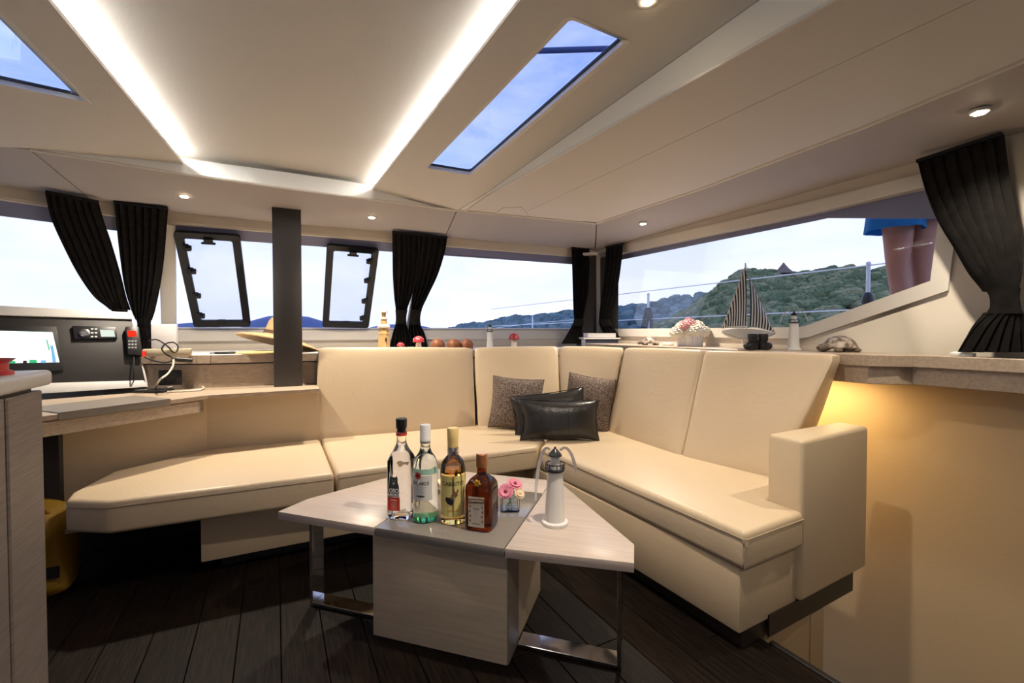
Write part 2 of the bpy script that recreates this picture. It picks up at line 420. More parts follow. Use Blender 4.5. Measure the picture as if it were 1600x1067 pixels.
# posts between the panes (cream, behind the curtains) and the dark corner post
po = MB().bar(gpt(1, 0, ZG0)-nM*.0, gpt(1, 0, ZG1), .075, .03, up=nM); po.obj('trim_2', whitem, kind='structure')
po = MB().bar(gpt(2, 0, ZG0), gpt(2, 0, ZG1), .04, .02, up=nM); po.obj('trim_3', whitem, kind='structure')
cl, crr = YP(916, 540, 2.98), YP(943, 540, 2.98)
pa_, pb_ = YP(903, 500, 2.99), YP(958, 500, 2.93); po = MB().prism([V((pa_.x, pa_.y, .83)), V((pb_.x, pb_.y, .83)), V((pb_.x+.02, pb_.y+.05, .83)), V((pa_.x+.02, pa_.y+.05, .83))], (0, 0, .735)); po.obj('trim_4', pillarm, kind='structure')
MB().bar(V((2.16, 2.935, 1.555)), V((2.245, 2.86, 1.555)), .03, .02).obj('trim_5', whitem, kind='structure')

MB().prism([RW(917, 500, -.004).xy.to_3d()+V((0, 0, .87)), RW(966, 500, -.004).xy.to_3d()+V((0, 0, .87)), RW(966, 500, -.012).xy.to_3d()+V((0, 0, .87)), RW(917, 500, -.012).xy.to_3d()+V((0, 0, .87))], (0, 0, .70)).obj('trim_6', pillarm, kind='structure')
# port and aft walls (out of view): port window and aft doorway; doorway narrowed to dim the starboard side
wl = MB()
wl.box(XL-.06, XL, YB, 2.6, -.05, .95).box(XL-.06, XL, YB, 2.6, 1.5, 1.7).box(XL-.06, XL, YB, -.9, .95, 1.5).box(XL-.06, XL, 1.9, 2.6, .95, 1.5)
wl.obj('wall_left', creamw, kind='structure')
wb = MB(); wb.box(XL, -1.3, YB-.06, YB, -.05, 1.9).box(-.2, 2.6, YB-.06, YB, -1.34, 1.9).box(-1.3, -.2, YB-.06, YB, 1.62, 1.9)
wb.obj('wall_back', creamw, kind='structure')

# ================================================================== CEILING
ce = bpy.data.objects.new('ceiling', None); col.objects.link(ce); ce['kind'] = 'structure'
Y0 = 2.42
PN = V((0, .07, 1)).normalized(); P0 = V((0, Y0, 1.645))
def ext(a, b, y):   # extend the line a-b to a given y
    t = (y-a.y)/(b.y-a.y); return a+(b-a)*t
up_e = [(47, 233), (284, 256), (322, 258), (445, 274), (550, 289), (583, 297), (714, 328.5)]
lo_e = [ZP(x, y, 1.62) for x, y in ((47, 234), (284, 271), (322, 276.5), (445, 293.5), (550, 307.3), (583, 311.6), (714, 329))]
RUP = [YP(px, py, lo.y+.004) for (px, py), lo in zip(up_e, lo_e)]
SL = V((0, -1, .07))
nR_, nL_ = (RUP[6]-RUP[5]).cross(SL).normalized(), (RUP[1]-RUP[0]).cross(SL).normalized()
def PA(px, py): return PL(px, py, RUP[5], nR_) if px > 430 else PL(px, py, RUP[1], nL_)
def PZ(x, y): p, n = (RUP[5], nR_) if x > .05 else (RUP[1], nL_); return p.z-(n.x*(x-p.x)+n.y*(y-p.y))/n.z
# front border (soffit)
SE = [ZP(x, y, 1.62) for x, y in ((0, 226), (47, 234), (294, 273), (445, 297), (581, 311), (714, 329), (932, 350))]
SE0 = V((-2.7, SE[0].y-.05, 1.62))
TK = [V((T[0][0], T[0][1], ZS)), V((T[1][0], T[1][1], ZS))]
def topy(x): return V((x, (lerp2(T[1], T[3], (x-T[1][0])/(T[3][0]-T[1][0]))[1] if x > T[1][0] else lerp2(T[0], T[1], (x-T[0][0])/(T[1][0]-T[0][0]))[1]), ZS))
sA = ZP(120, 300, 1.605); sB = ZP(680, 362, 1.605)
up02 = V((0, 0, .03))
k1 = topy(-.80); k2 = topy(1.05)
gap = V((.0025, 0, 0))
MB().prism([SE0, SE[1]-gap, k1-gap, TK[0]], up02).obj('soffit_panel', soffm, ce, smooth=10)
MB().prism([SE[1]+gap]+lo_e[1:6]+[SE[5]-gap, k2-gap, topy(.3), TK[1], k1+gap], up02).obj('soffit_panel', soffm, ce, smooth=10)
cornr = V((2.275, 2.93, ZS))
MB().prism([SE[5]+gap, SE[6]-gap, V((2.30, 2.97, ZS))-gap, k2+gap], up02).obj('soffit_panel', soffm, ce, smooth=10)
# starboard border
TR = [ZP(x, y, 1.62) for x, y in ((932, 350), (1100, 295), (1350, 201), (1600, 98))]
TRe = ext(TR[2], TR[3], YB)
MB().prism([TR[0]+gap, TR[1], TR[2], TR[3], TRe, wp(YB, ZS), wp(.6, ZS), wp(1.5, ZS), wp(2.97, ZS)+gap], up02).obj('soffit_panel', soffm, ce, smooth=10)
bead = MB()
pts = [p+V((-.004, 0, .004)) for p in TR+[TRe]]
bead.tube(pts, .0075, 8).obj('edge_bead', whitem, ce)
# riser between the front border and the tray
ri = MB()
for i in range(len(RUP)-1):
    up1 = [RUP[k]+V((0, 0, .014 if 1 <= k <= 5 else 0)) for k in (i+1, i)]; nd = V((0, -.003, .0005))
    ri.loft([lo_e[i]+nd, lo_e[i+1]+nd, up1[0]+nd, up1[1]+nd], [p+V((0, .02, 0)) for p in (lo_e[i], lo_e[i+1], up1[0], up1[1])])
bmesh.ops.remove_doubles(ri.bm, verts=ri.bm.verts[:], dist=1e-5)
ri.obj('riser', mat('riser_white', (.92, .90, .85), .4), ce, smooth=20)
MB().tube([p+V((0, .002, .001)) for p in lo_e], .006, 8).obj('edge_bead', whitem, ce)
# side panels with skylights, flanking the lit tray
tl0, tl1, tr1, tr0 = PA(75, 0), PA(287, 257), PA(581, 298), PA(813, 0)
tlE, trE = ext(tl1, tl0, YB), ext(tr1, tr0, YB)
fu = [PA(x, y) for x, y in ((714, 328.5), (762, 300), (1100, 61), (1194, 0))]
fu[0] = RUP[6].copy(); fuE = ext(fu[1], fu[2], YB)
skR = [PA(667, 263), PA(735, 274), PA(977, 66), PA(890, 30)]
skL = [PA(134, 160), PA(0, 132), PA(-140, 100), PA(-150, -40), PA(0, 26)]
def ring_panel(outer_pts, hole, name, m, th):
    b = MB(); bm = b.bm
    from mathutils.geometry import tessellate_polygon
    allp = list(outer_pts)+list(hole); tri = tessellate_polygon([[V((p.x, p.y, 0)) for p in outer_pts], [V((p.x, p.y, 0)) for p in hole]])
    lo = [bm.verts.new(p) for p in allp]; hi = [bm.verts.new(p+V((0, 0, th))) for p in allp]
    for t in tri: bm.faces.new([lo[k] for k in t]); bm.faces.new([hi[k] for k in t][::-1])
    n0, n1 = len(outer_pts), len(hole)
    for k in range(n0): bm.faces.new((lo[k], lo[(k+1) % n0], hi[(k+1) % n0], hi[k]))
    for k in range(n1): a, c = n0+k, n0+(k+1) % n1; bm.faces.new((lo[a], lo[c], hi[c], hi[a]))
    return b.obj(name, m, ce, smooth=0)
def inset_round(P, r, n=4):
    out = []
    m = len(P)
    for i in range(m):
        a, b, c = P[i-1], P[i], P[(i+1) % m]; d1 = (a-b).normalized()*r; d2 = (c-b).normalized()*r
        for k in range(n+1):
            t = k/n; out.append(b+d1*(1-t)**2+d2*t*t)
    return out
def scale_poly(P, d):
    c = sum(P, V())/len(P); out = []
    n = len(P)
    for i in range(n):
        a, b, cc = P[i-1], P[i], P[(i+1) % n]
        e1 = (b-a).normalized(); e2 = (cc-b).normalized(); n1 = V((e1.y, -e1.x, 0)); n2 = V((e2.y, -e2.x, 0)); nn = n1+n2; nn /= max(.5, nn.dot(n1))
        if (b+nn*.01-c).length < (b-c).length: nn = -nn
        q = b+nn*d; out.append(V((q.x, q.y, PZ(q.x, q.y))))
    return out
skLr = [PA(134, 160), PA(0, 132)]
# port skylight mirrors the starboard one
mid = lambda y: (ext(tl1, tl0, y).x+ext(tr1, tr0, y).x)/2
dL = (skLr[0]-skLr[1]).normalized()
a0, a1 = skLr[0], PA(0, 26)
far = ext(a0, a1, skR[3].y)
wv = (skR[1]-skR[0]).length
b0 = a0+(skLr[1]-skLr[0]).normalized()*wv*1.15; b1 = V((far.x-.21, far.y-.02, PZ(far.x-.21, far.y-.02)))
skLp = [a0, b0, b1, far]
ring_panel([RUP[0], tl1, tlE, V((XL-.02, YB, PZ(XL-.02, YB))), V((XL-.02, RUP[0].y, PZ(XL-.02, RUP[0].y)))], inset_round(scale_poly(skLp, .012), .02), 'ceiling_panel', ceilm, .012)
ring_panel([tr1, RUP[5], fu[0], fu[1], fu[2], fuE, trE], inset_round(scale_poly(skR, .012), .02), 'ceiling_panel', ceilm, .012)
# tray ceiling above, reaching back over the light coves
zf = max(RUP[3].z, 1.69)
def tz(y, o=.05): return P0.z-.07*(y-Y0)+o
q = [V((tl1.x-.14, Y0+.05, tz(Y0+.05)+.016)), V((tr1.x+.14, Y0+.05, tz(Y0+.05)+.016)), V((trE.x+.14, YB, tz(YB))), V((tlE.x-.14, YB, tz(YB)))]
MB().prism(q, (0, 0, .02)).obj('tray_panel', ceilm, ce, smooth=0)
# outer walls of the coves
MB().loft([q[1], q[2], q[2]+V((.01, 0, 0)), q[1]+V((.01, 0, 0))], [p-V((0, 0, .042)) for p in (q[1], q[2], q[2]+V((.01, 0, 0)), q[1]+V((.01, 0, 0)))]).obj('cove_back', whitem, ce)
MB().loft([q[0], q[3], q[3]-V((.01, 0, 0)), q[0]-V((.01, 0, 0))], [p-V((0, 0, .042)) for p in (q[0], q[3], q[3]-V((.01, 0, 0)), q[0]-V((.01, 0, 0)))]).obj('cove_back', whitem, ce)
for nm, a, b, sx, lb in (('led_strip', tr1, trE, 1, 'white glowing light strip in the starboard edge of the ceiling tray, beside the clear skylight'), ('led_strip', tl1, tlE, -1, 'white glowing light strip in the port edge of the ceiling tray, above the left curtains')):
    b = ext(a, b, .25); a2, b2 = a+V((sx*.026, -.004, .027)), b+V((sx*.026, 0, .027))
    s_ = V((.006, 0, 0)); t = tag(MB().loft([a2-s_, b2-s_, b2+s_, a2+s_], [p+V((0, 0, .004)) for p in (a2-s_, b2-s_, b2+s_, a2+s_)]).obj(nm, ledm, smooth=0), lb, 'light')
# fascia beside the starboard panel, and the outer panels
fl_ = [ZP(x, y, 1.625) for x, y in ((726, 329.5), (773, 300), (1100, 114), (1303, 0))]
flE = ext(fl_[1], fl_[3], YB); 
fa = MB(); A = [fl_[0], fl_[1], fl_[2], flE]; Bq = [fu[0]+V((.004, 0, 0)), fu[1], fu[2], fuE]
for i in range(3): fa.loft([A[i], A[i+1], Bq[i+1], Bq[i]], [p+V((.012, 0, 0)) for p in (A[i], A[i+1], Bq[i+1], Bq[i])])
MB().tube([p+V((.002, 0, .004)) for p in Bq], .006, 8).obj('edge_bead', soffm, ce)
bmesh.ops.remove_doubles(fa.bm, verts=fa.bm.verts[:], dist=1e-5)
fa.obj('fascia', mat('fascia_cream', (.86, .83, .76), .4), ce, smooth=20)
MB().tube([p+V((.003, 0, 0)) for p in A], .006, 8).obj('edge_bead', whitem, ce)
up3 = V((0, 0, .012))
seam0, seam1 = ZP(1100, 200, 1.625), ZP(1420, 49, 1.625)
sF, sE = ext(seam0, seam1, fl_[0].y-.02), ext(seam0, seam1, YB)
g2 = V((.0012, 0, 0)); ra = [p+V((-.010, 0, .005)) for p in TR+[TRe]]
MB().prism([fl_[0]+V((.01, -.02, 0)), fl_[1]+V((.006, 0, 0)), flE+V((.006, 0, 0)), sE-g2, sF-g2], up3).obj('ceiling_panel', ceilm, ce, smooth=0)
MB().prism([sF+g2, sE+g2, ra[4], ra[3], ra[2], ra[1], ra[0]+V((0, -.02, 0))], up3).obj('ceiling_panel', ceilm, ce, smooth=0)
MB().prism([SE[5]+V((0, -.03, .025)), SE[6]+V((.02, -.03, .025)), SE[6]+V((.02, .05, .025)), SE[5]+V((0, .05, .025))], (0, 0, .01)).obj('groove_back', mat('groove_dark', (.05, .042, .035), .8), ce, smooth=0)
MB().tube([SE[5]+V((0, -.002, .002)), SE[6]+V((0, -.002, .002))], .006, 8).obj('edge_bead', whitem, ce)
# small cover plate by the groove
cp = [ZP(x, y, 1.622) for x, y in ((775, 333.5), (826, 336.5), (815, 324), (786, 325))]
MB().prism(cp, (0, 0, .004)).obj('cover_plate', ceilm, ce, smooth=0)
# skylight wells and panes
def skylight(nm, P):
    hole = inset_round(scale_poly(P, .012), .02); inn = inset_round(P, .02)
    b = MB(); n = len(hole)
    for i in range(n):
        j = (i+1) % n
        b.loft([hole[i]-V((0, 0, .0015)), hole[j]-V((0, 0, .0015)), inn[j]+V((0, 0, .001)), inn[i]+V((0, 0, .001))], [hole[i]+V((0, 0, .026)), hole[j]+V((0, 0, .026)), inn[j]+V((0, 0, .026)), inn[i]+V((0, 0, .026))])
    bmesh.ops.remove_doubles(b.bm, verts=b.bm.verts[:], dist=1e-5)
    o = b.obj(nm, whitem, kind='structure', smooth=25)
    gs = MB(); inn2 = inset_round(scale_poly(P, -.004), .02)
    for i in range(n):
        j = (i+1) % n
        gs.loft([inn[i]+V((0, 0, .016)), inn[j]+V((0, 0, .016)), inn2[j]+V((0, 0, .016)), inn2[i]+V((0, 0, .016))], [p+V((0, 0, .008)) for p in (inn[i]+V((0, 0, .016)), inn[j]+V((0, 0, .016)), inn2[j]+V((0, 0, .016)), inn2[i]+V((0, 0, .016)))])
    part(gs.obj('gasket', black, o, smooth=25), 'black rubber gasket')
    MB().prism([p+V((0, 0, .024)) for p in hole], (0, 0, .006)).obj('pane', skyp, o, smooth=0)
    return o
skylight('window_5', skR); skylight('window_6', skLp)
# unseen boards added over the panel joints to stop daylight leaks
MB().box(XL, 2.34, 2.42, 3.15, 1.668, 1.68).obj('light_seal', whitem, ce); MB().box(1.16, 2.34, YB, 2.42, 1.668, 1.68).obj('light_seal', whitem, ce)

MB().box(-.62, .75, 2.445, 2.46, 1.64, 1.76).obj('light_seal', whitem, ce)
# recessed downlights
spots = [((288, 305.5), 1.612, 'small round downlight in the front ceiling border above the left window hatch'),
         ((581, 338.5), 1.610, 'small round downlight in the front ceiling border above the right window hatch'),
         ((1005, 348.5), 1.606, 'small round downlight in the ceiling corner above the right-hand window, near the corner curtains'),
         ((1531, 173.5), 1.606, 'bright round downlight above the single curtain at the right')]
for (px, py), z, lb in spots:
    p = ZP(px, py, z); t = thing('downlight', lb, 'light', p)
    MB().lathe([(.0, -.006), (.014, -.006), (.022, -.005), (.024, 0), (.024, .004), (.0, .004)], 24).obj('bezel', whitep, t)
    MB().lathe([(.0, -.009), (.015, -.0085), (.0165, -.006), (.0, -.006)], 20).obj('lens', lampm, t)
p = PA(1012, -1); t = thing('downlight', 'round downlight in the ceiling panel beside the skylight, cut by the top edge', 'light', p)
MB().lathe([(.0, -.006), (.016, -.006), (.024, -.005), (.026, 0), (.026, .004), (.0, .004)], 24).obj('bezel', whitep, t)
MB().lathe([(.0, -.008), (.013, -.0075), (.014, -.006), (.0, -.006)], 20).obj('lens', lampm, t)
def spot(p, power, ang=130, c=(1, .87, .70), blend=.9):
    l = bpy.data.lights.new('lamp', 'SPOT'); l.energy = power; l.spot_size = math.radians(ang); l.spot_blend = blend; l.color = c; l.shadow_soft_size = .02
    o = bpy.data.objects.new('lamp', l); col.objects.link(o); o.location = p
for (px, py), z, lb in spots: spot(ZP(px, py, z)-V((0, 0, .02)), SPOT_POWER*(.45 if px > 1500 else 1))
spot(PA(1012, -1)-V((0, 0, .02)), SPOT_POWER)
spot((.62, -.55, PZ(.62, -.55)-.03), SPOT_POWER*.7)   # unseen fill lamp added behind the camera for pedestal and sofa base

# ================================================================== FITTED FURNITURE
CZ = .825                                     # counter height behind the sofa
i1 = path_off(RAKE-.02)
ctr = thing('counter', 'long pale counter under the windscreen behind the sofa, carrying the ornaments', 'counter', (.5, 3.1, 0))
kx = -1.0
cf = [V((-.80, 3.10, 0)), V((-.36, 2.885, 0)), V((-.30, 2.87, 0)), V((2.0, 2.76, 0)), V((2.0, 2.70, 0))]
back = [V((2.25, i1[3][1], 0)), V((i1[2][0], i1[2][1], 0)), V((i1[1][0], i1[1][1], 0)), V((i1[1][0]-.45, i1[1][1]-.18, 0))]
topm = oakx
MB().prism([V((p.x, p.y, CZ-.028)) for p in cf+[V((2.26, 2.70, 0))]+back], (0, 0, .028)).bevel(.003, 1).obj('worktop', whitem, ctr, world=True, smooth=20)
def face_panel(b, pts, z0, z1, th=.02):
    for p, q in zip(pts, pts[1:]):
        d = (q-p); n = V((d.y, -d.x, 0)).normalized()*-th
        b.loft([V((p.x, p.y, z0)), V((q.x, q.y, z0)), V((q.x, q.y, z0))+n, V((p.x, p.y, z0))+n], [V((p.x, p.y, z1)), V((q.x, q.y, z1)), V((q.x, q.y, z1))+n, V((p.x, p.y, z1))+n])
    return b
nudge = lambda P, d: [p+V((0, d, 0)) for p in P]
face_panel(MB(), nudge(cf[:4], -.004), CZ-.045, CZ-.002, -.012).obj('front_edge', oakx, ctr, world=True)
face_panel(MB(), nudge(cf[:4], .012), CZ-.053, CZ-.045, .012).obj('shadow_gap', black, ctr, world=True)
face_panel(MB(), nudge(cf[:4], .004), .60, CZ-.053, .02).obj('front_panel', oakx, ctr, world=True)
part(MB().box(.20, .42, 2.845, 2.857, .655, CZ-.055).obj('end_panel', greywood, ctr, world=True), 'grey oak panel next to the sofa back')
part(MB().box(.20, .42, 2.835, 2.845, CZ-.045, CZ-.002).obj('end_edge', greywood, ctr, world=True), 'grey oak edge next to the sofa back')

# starboard ledge behind the sofa
lg = thing('ledge', 'pale oak ledge along the starboard wall behind the sofa, stepping back at its near end', 'shelf', (2.2, 1.4, 0))
lp = [V((1.98, .893, 0)), V((1.98, 2.66, 0)), V((WX(2.66)-.004, 2.66, 0)), V((WX(0)-.004, 0, 0)), V((2.05, 0, 0)), V((2.092, .56, 0)), V((2.092, .80, 0)), V((2.06, .815, 0))]
MB().prism([V((p.x, p.y, LZ-.046)) for p in lp], (0, 0, .046)).bevel(.003, 1).obj('top_board', oakx, lg, world=True, smooth=20)
lp2 = [V((1.994, .905, 0)), V((1.994, 2.65, 0)), V((WX(2.65)-.004, 2.65, 0)), V((WX(0)-.004, 0, 0)), V((2.075, 0, 0)), V((2.116, .56, 0)), V((2.116, .815, 0)), V((2.06, .835, 0))]
MB().prism([V((p.x, p.y, LZ-.112)) for p in lp2], (0, 0, .066)).bevel(.002, 1).obj('apron', oakx, lg, world=True, smooth=20)
t = tag(MB().box(2.16, 2.18, 1.12, 2.4, LZ-.124, LZ-.114).obj('led_strip', emis('warm_led', (1, .66, .25), 20)), 'warm light strip under the starboard ledge behind the sofa back', 'light')
l = bpy.data.lights.new('ledge_lamp', 'AREA'); l.energy = UNDER_POWER; l.shape = 'RECTANGLE'; l.size = .05; l.size_y = 1.2; l.color = (1, .70, .32)
o = bpy.data.objects.new('ledge_lamp', l); col.objects.link(o); o.location = (2.17, 1.62, LZ-.130)

# chart table, bulkhead below it, cabinet in the left foreground
DZ = .65
dk = thing('chart_table', 'pale oak chart table with a shallow drawer and grey inset top, left of the sofa', 'table', (-.4, 2.5, 0))
dF0, dF1 = ZP(70, 652, DZ), ZP(327, 611, DZ)
dF1 = V((-.285, 2.565, DZ)); dF0 = V((-.745, 2.19, DZ))
dx = (dF1-dF0).normalized(); dn = V((-dx.y, dx.x, 0))
dtop = [dF0-dx*.5, dF1, V((.205, 2.585, DZ)), V((.205, 2.86, DZ)), V((-.36, 2.89, DZ)), V((-.80, 2.75, DZ)), V((-1.5, 2.5, DZ))]
MB().prism([p-V((0, 0, .022)) for p in dtop], (0, 0, .022)).bevel(.003, 1).obj('top_board', oakx, dk, world=True, smooth=20)
a = dF0+dx*.055; b = dF0+dx*.43
gi = MB().prism([p+V((0, 0, .0005)) for p in (a-dn*.002, b-dn*.002, b+dn*.26, a+dn*.26)], (0, 0, .003)); gi.loft([a-dn*.003, b-dn*.003, b-dn*.0, a-dn*.0], [p-V((0, 0, .024)) for p in (a-dn*.003, b-dn*.003, b, a)])
part(gi.obj('lid', mat('grey_lid', (.21, .18, .15), .5), dk, world=True), 'grey lifting lid set into the top')
e0, e1 = dF0-dx*.4+dn*.012, dF1+dn*.012-dx*.012
z0 = DZ-.082
dr = MB().loft([e0-V((0, 0, .026)), e1-V((0, 0, .026)), e1+dn*.02-V((0, 0, .026)), e0+dn*.02-V((0, 0, .026))], [p-V((0, 0, .080)) for p in (e0, e1, e1+dn*.02, e0+dn*.02)]).bevel(.002, 1).obj('drawer', oakx, dk, world=True)
dside = MB().loft([e1-V((0, 0, .026)), e1+dn*.25-V((0, 0, .026)), e1+dn*.25-dx*.02-V((0, 0, .026)), e1-dx*.02-V((0, 0, .026))], [p-V((0, 0, .080)) for p in (e1, e1+dn*.25, e1+dn*.25-dx*.02, e1-dx*.02)]).obj('drawer_box', oakx, dk, world=True)
# bulkhead between chart table and bench (cream), and black panels painted as deep shade
bk = MB(); face_panel(bk, [V((-.78, 2.42, 0)), V((-.30, 2.66, 0)), V((.21, 2.645, 0))], .262, DZ-.022, .03)
part(bk.obj('bulkhead', baseleather, dk, world=True), 'cream upholstered bulkhead below the table')
MB().box(-1.5, -.79, 2.45, 2.48, 0, DZ-.03).obj('shade_panel', black, dk, world=True)
MB().box(-.79, .2, 2.80, 2.83, 0, .30).obj('shade_panel', black, dk, world=True)
MB().bar(V((-.76, 2.36, 0)), V((-.76, 2.36, DZ-.03)), .04, .04, up=(0, 1, 0)).obj('support', paneld, dk, world=True)

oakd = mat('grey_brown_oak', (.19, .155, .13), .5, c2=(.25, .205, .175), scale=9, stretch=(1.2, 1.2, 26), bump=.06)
gc = thing('galley_cabinet', 'grey brown oak galley cabinet in the left foreground under a white worktop', 'cabinet', (-.8, .8, 0))
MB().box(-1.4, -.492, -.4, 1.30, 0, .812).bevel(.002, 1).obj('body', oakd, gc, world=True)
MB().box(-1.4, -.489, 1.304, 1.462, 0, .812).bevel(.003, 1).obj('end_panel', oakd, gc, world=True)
MB().box(-1.38, -.50, -.38, 1.44, .812, .822).obj('shadow_gap', black, gc, world=True)
wt = tag(MB().box(-1.45, -.474, -.5, 1.478, .822, .858).bevel(.010, 3).obj('galley_worktop', whitem), 'white galley worktop with rounded edge at the left, the red dish standing on it', 'worktop')
rd = thing('red_dish', 'small red dish on the white galley worktop at the left edge', 'dish', XP(-4, 586, -.60).to_3d())
rd.location = (-.545, 1.34, .8585)
MB().lathe([(0, 0), (.052, 0), (.052, .006), (.044, .010), (.044, .024), (.055, .034), (.052, .034), (.038, .026), (0, .024)], 32).obj('bowl', mat('red_plastic', (.55, .045, .035), .35), rd)

# grey post standing on the ledge
pz = ZP(424, 328, 1.608)
pp = tag(MB().box(-.008, .132, 2.74, 2.82, DZ, 1.615).bevel(.004, 2).obj('support_post', pillarm), 'tall charcoal square post between the two window hatches', 'post')

# ---- instrument console on the chart table
co = thing('instrument_console', 'navigation console with dark panel and white frame on the chart table at the left', 'console', (-.7, 2.6, DZ))
c0, c1 = ZP(82, 614, DZ+.012), ZP(232, 604, DZ+.012)
cdx = (c1-c0); cdx.z = 0; cdx.normalize(); cn = V((cdx.y, -cdx.x, 0))   # cn: out of the panel, towards the saloon
c1 = c0+cdx*((c1-c0).length)
Lc = (c1-c0).length
HC = .37; LEAN = .11
def CP(u, v, d=0):   # u along the panel from its right end leftwards (m), v up, d outwards
    lean = -cn*LEAN*(v/HC)
    return V((c1.x, c1.y, DZ)) - cdx*u + V((0, 0, v)) + lean + cn*d
def CPX(px, py, d=0):
    n = (cn*HC+V((0, 0, LEAN))).normalized()
    return PL(px, py, CP(0, 0, d), n)
LN = 1.2
body = MB(); A = [CP(0, .02, -.004), CP(.045, HC, -.004), CP(.045, HC, -.25), CP(0, .02, -.36)]; Bc = [CP(LN, .02, -.004), CP(LN, HC, -.004), CP(LN, HC, -.25), CP(LN, .02, -.36)]
body.loft(A, Bc).bevel(.006, 2).obj('housing', whitep, co, world=True)
b4 = [CPX(*p, 0.002) for p in ((232, 598), (206, 502), (-260, 478), (-260, 620))]
def slabq(q, th, m, name, par, lab=None, bev=.002):
    n = (q[1]-q[0]).cross(q[2]-q[0]).normalized()
    if n.dot(CAM-q[0]) < 0: n = -n
    o = MB().prism(q, n*th)
    if bev: o.bevel(bev, 2)
    o = o.obj(name, m, par, world=True)
    return part(o, lab) if lab else o
slabq([CPX(*p) for p in ((227, 597.5), (206, 500), (-260, 484), (-260, 613))], .004, paneld, 'dark_panel', co)
slabq([CPX(*p) for p in ((207, 500), (206, 489.5), (-260, 466), (-260, 486))], .016, whitep, 'top_frame', co)
slabq([CPX(*p) for p in ((232, 605), (224, 595), (60, 599.5), (-260, 607), (-260, 632), (82, 615))], .014, whitep, 'bottom_frame', co)
bz = slabq([CPX(*p, .004) for p in ((99, 580), (88, 511), (-200, 503), (-200, 592))], .012, black, 'display', co, 'chart plotter with black bezel')
scr = slabq([CPX(*p, .017) for p in ((93, 566), (82, 519), (-190, 512), (-190, 571))], .001, emis('screen_white', (.86, 1, .93), 1.35), 'screen', bz, 'lit white screen', 0)
gm = emis('screen_green', (.05, .55, .22), .8); bm_ = emis('screen_blue', (.25, .55, .9), .8)
for q, m in ((((78, 547), (74, 531), (72, 531), (76, 547)), gm), (((88, 566), (83, 540), (78, 540), (80, 548), (82, 566)), bm_), (((58, 567), (57, 562), (46, 562), (46, 567.2)), gm), (((42, 567), (42, 563.5), (36, 563.5), (36, 567)), black), (((72, 567), (72, 563), (64, 563), (64, 567)), bm_), (((24, 567.5), (24, 564), (4, 564), (4, 568)), gm)):
    slabq([CPX(*p, .0195) for p in q], .0008, m, 'screen_mark', bz, None, 0)
st = slabq([CPX(*p, .004) for p in ((183, 530), (181, 512), (113, 510), (116, 531))], .016, black, 'stereo', co, 'black stereo with round silver knob and lit display')
slabq([CPX(*p, .021) for p in ((180, 526), (178, 516), (156, 515), (158, 526))], .001, emis('stereo_display', (.75, .82, .72), .9), 'display_strip', st, None, 0)
kc = CPX(132, 520.5, .021); kn = (CPX(132, 510, .021)-CPX(132, 530, .021)).normalized(); ko = cn
mk = M.Translation(kc) @ (V((0, 0, 1)).rotation_difference((cn*HC+V((0, 0, LEAN))).normalized())).to_matrix().to_4x4()
MB().lathe([(0, 0), (.020, 0), (.020, .008), (.014, .010), (.013, .004), (0, .004)], 24, m=mk).obj('knob', steel, st, world=True)
for kx, ky in ((144, 514), (150, 514), (144, 520), (150, 520), (144, 526), (150, 526)):
    slabq([CPX(kx+a_, ky+b_, .0205) for a_, b_ in ((2, 1), (2, -1), (-2, -1), (-2, 1))], .002, whitep, 'button', st, None, 0)
hs = thing('radio_handset', 'black radio handset with red lit screen clipped to the right end of the console', 'radio', CPX(208, 560, .02))
slabq([CPX(*p, .012) for p in ((222, 558), (216, 512), (195, 512), (199, 556))], .03, black, 'body', hs, None, .006)
slabq([CPX(*p, .043) for p in ((214, 526), (212, 517), (198, 516.5), (200, 526))], .001, emis('red_screen', (1, .035, .015), 1.0), 'screen', hs, 'red lit screen', 0)
for ky in (533, 538, 543):
    for kx in (202, 207, 212): slabq([CPX(kx+a_, ky+b_, .0425) for a_, b_ in ((1.6, 1.2), (1.6, -1.2), (-1.6, -1.2), (-1.6, 1.2))], .002, greyp, 'button', hs, None, 0)
cz_ = DZ+.004
MB().tube(cat_rom([CPX(209, 557, .03), CPX(209, 585, .05), ZP(210, 606, cz_+.004), ZP(222, 611, cz_+.004), ZP(240, 609, cz_+.004)], 8), .003, 8).obj('cord', black, hs, world=True)

# ---- small electrics on the counter and chart table
def cbox(name, label, cat, px0, px1, pyb, z, d, hgt, m, bev=.004, yb=None):
    p0, p1 = (ZP(px0, pyb, z), ZP(px1, pyb, z)) if yb is None else (YP(px0, pyb, yb), YP(px1, pyb, yb))
    p0.z = p1.z = z; d_ = (p1-p0).normalized(); n = V((-d_.y, d_.x, 0))
    c = (p0+p1)/2+n*d/2; t = thing(name, label, cat, c)
    return t, p0-c, p1-c, n*d
t, a, b, n = cbox('white_box', 'upright white plastic box on the counter beside the dark left curtain', 'box', 236, 276, 545, CZ, .05, .2, whitep, yb=2.96)
hb = depth(V(t.location))*48/711
MB().loft([a, b, b+n, a+n], [p+V((0, 0, hb)) for p in (a, b, b+n, a+n)]).bevel(.006, 2).obj('case', mat('lilac_white', (.60, .575, .58), .4), t)
MB().loft([a-n*.02, b-n*.02, b, a], [p+V((0, 0, .004)) for p in (a-n*.02, b-n*.02, b, a)]).obj('foot', greyp, t)
t, a, b, n = cbox('power_strip', 'beige power strip with a red switch along the counter edge under the white box', 'power strip', 222, 298, 552, CZ, .05, .04, whitep, yb=2.83)
bei = mat('beige_plastic', (.62, .52, .36), .4)
MB().loft([a, b, b+n, a+n], [p+V((0, 0, .036)) for p in (a, b, b+n, a+n)]).bevel(.005, 2).obj('case', bei, t)
dd = (b-a)
s0 = a-n*.05
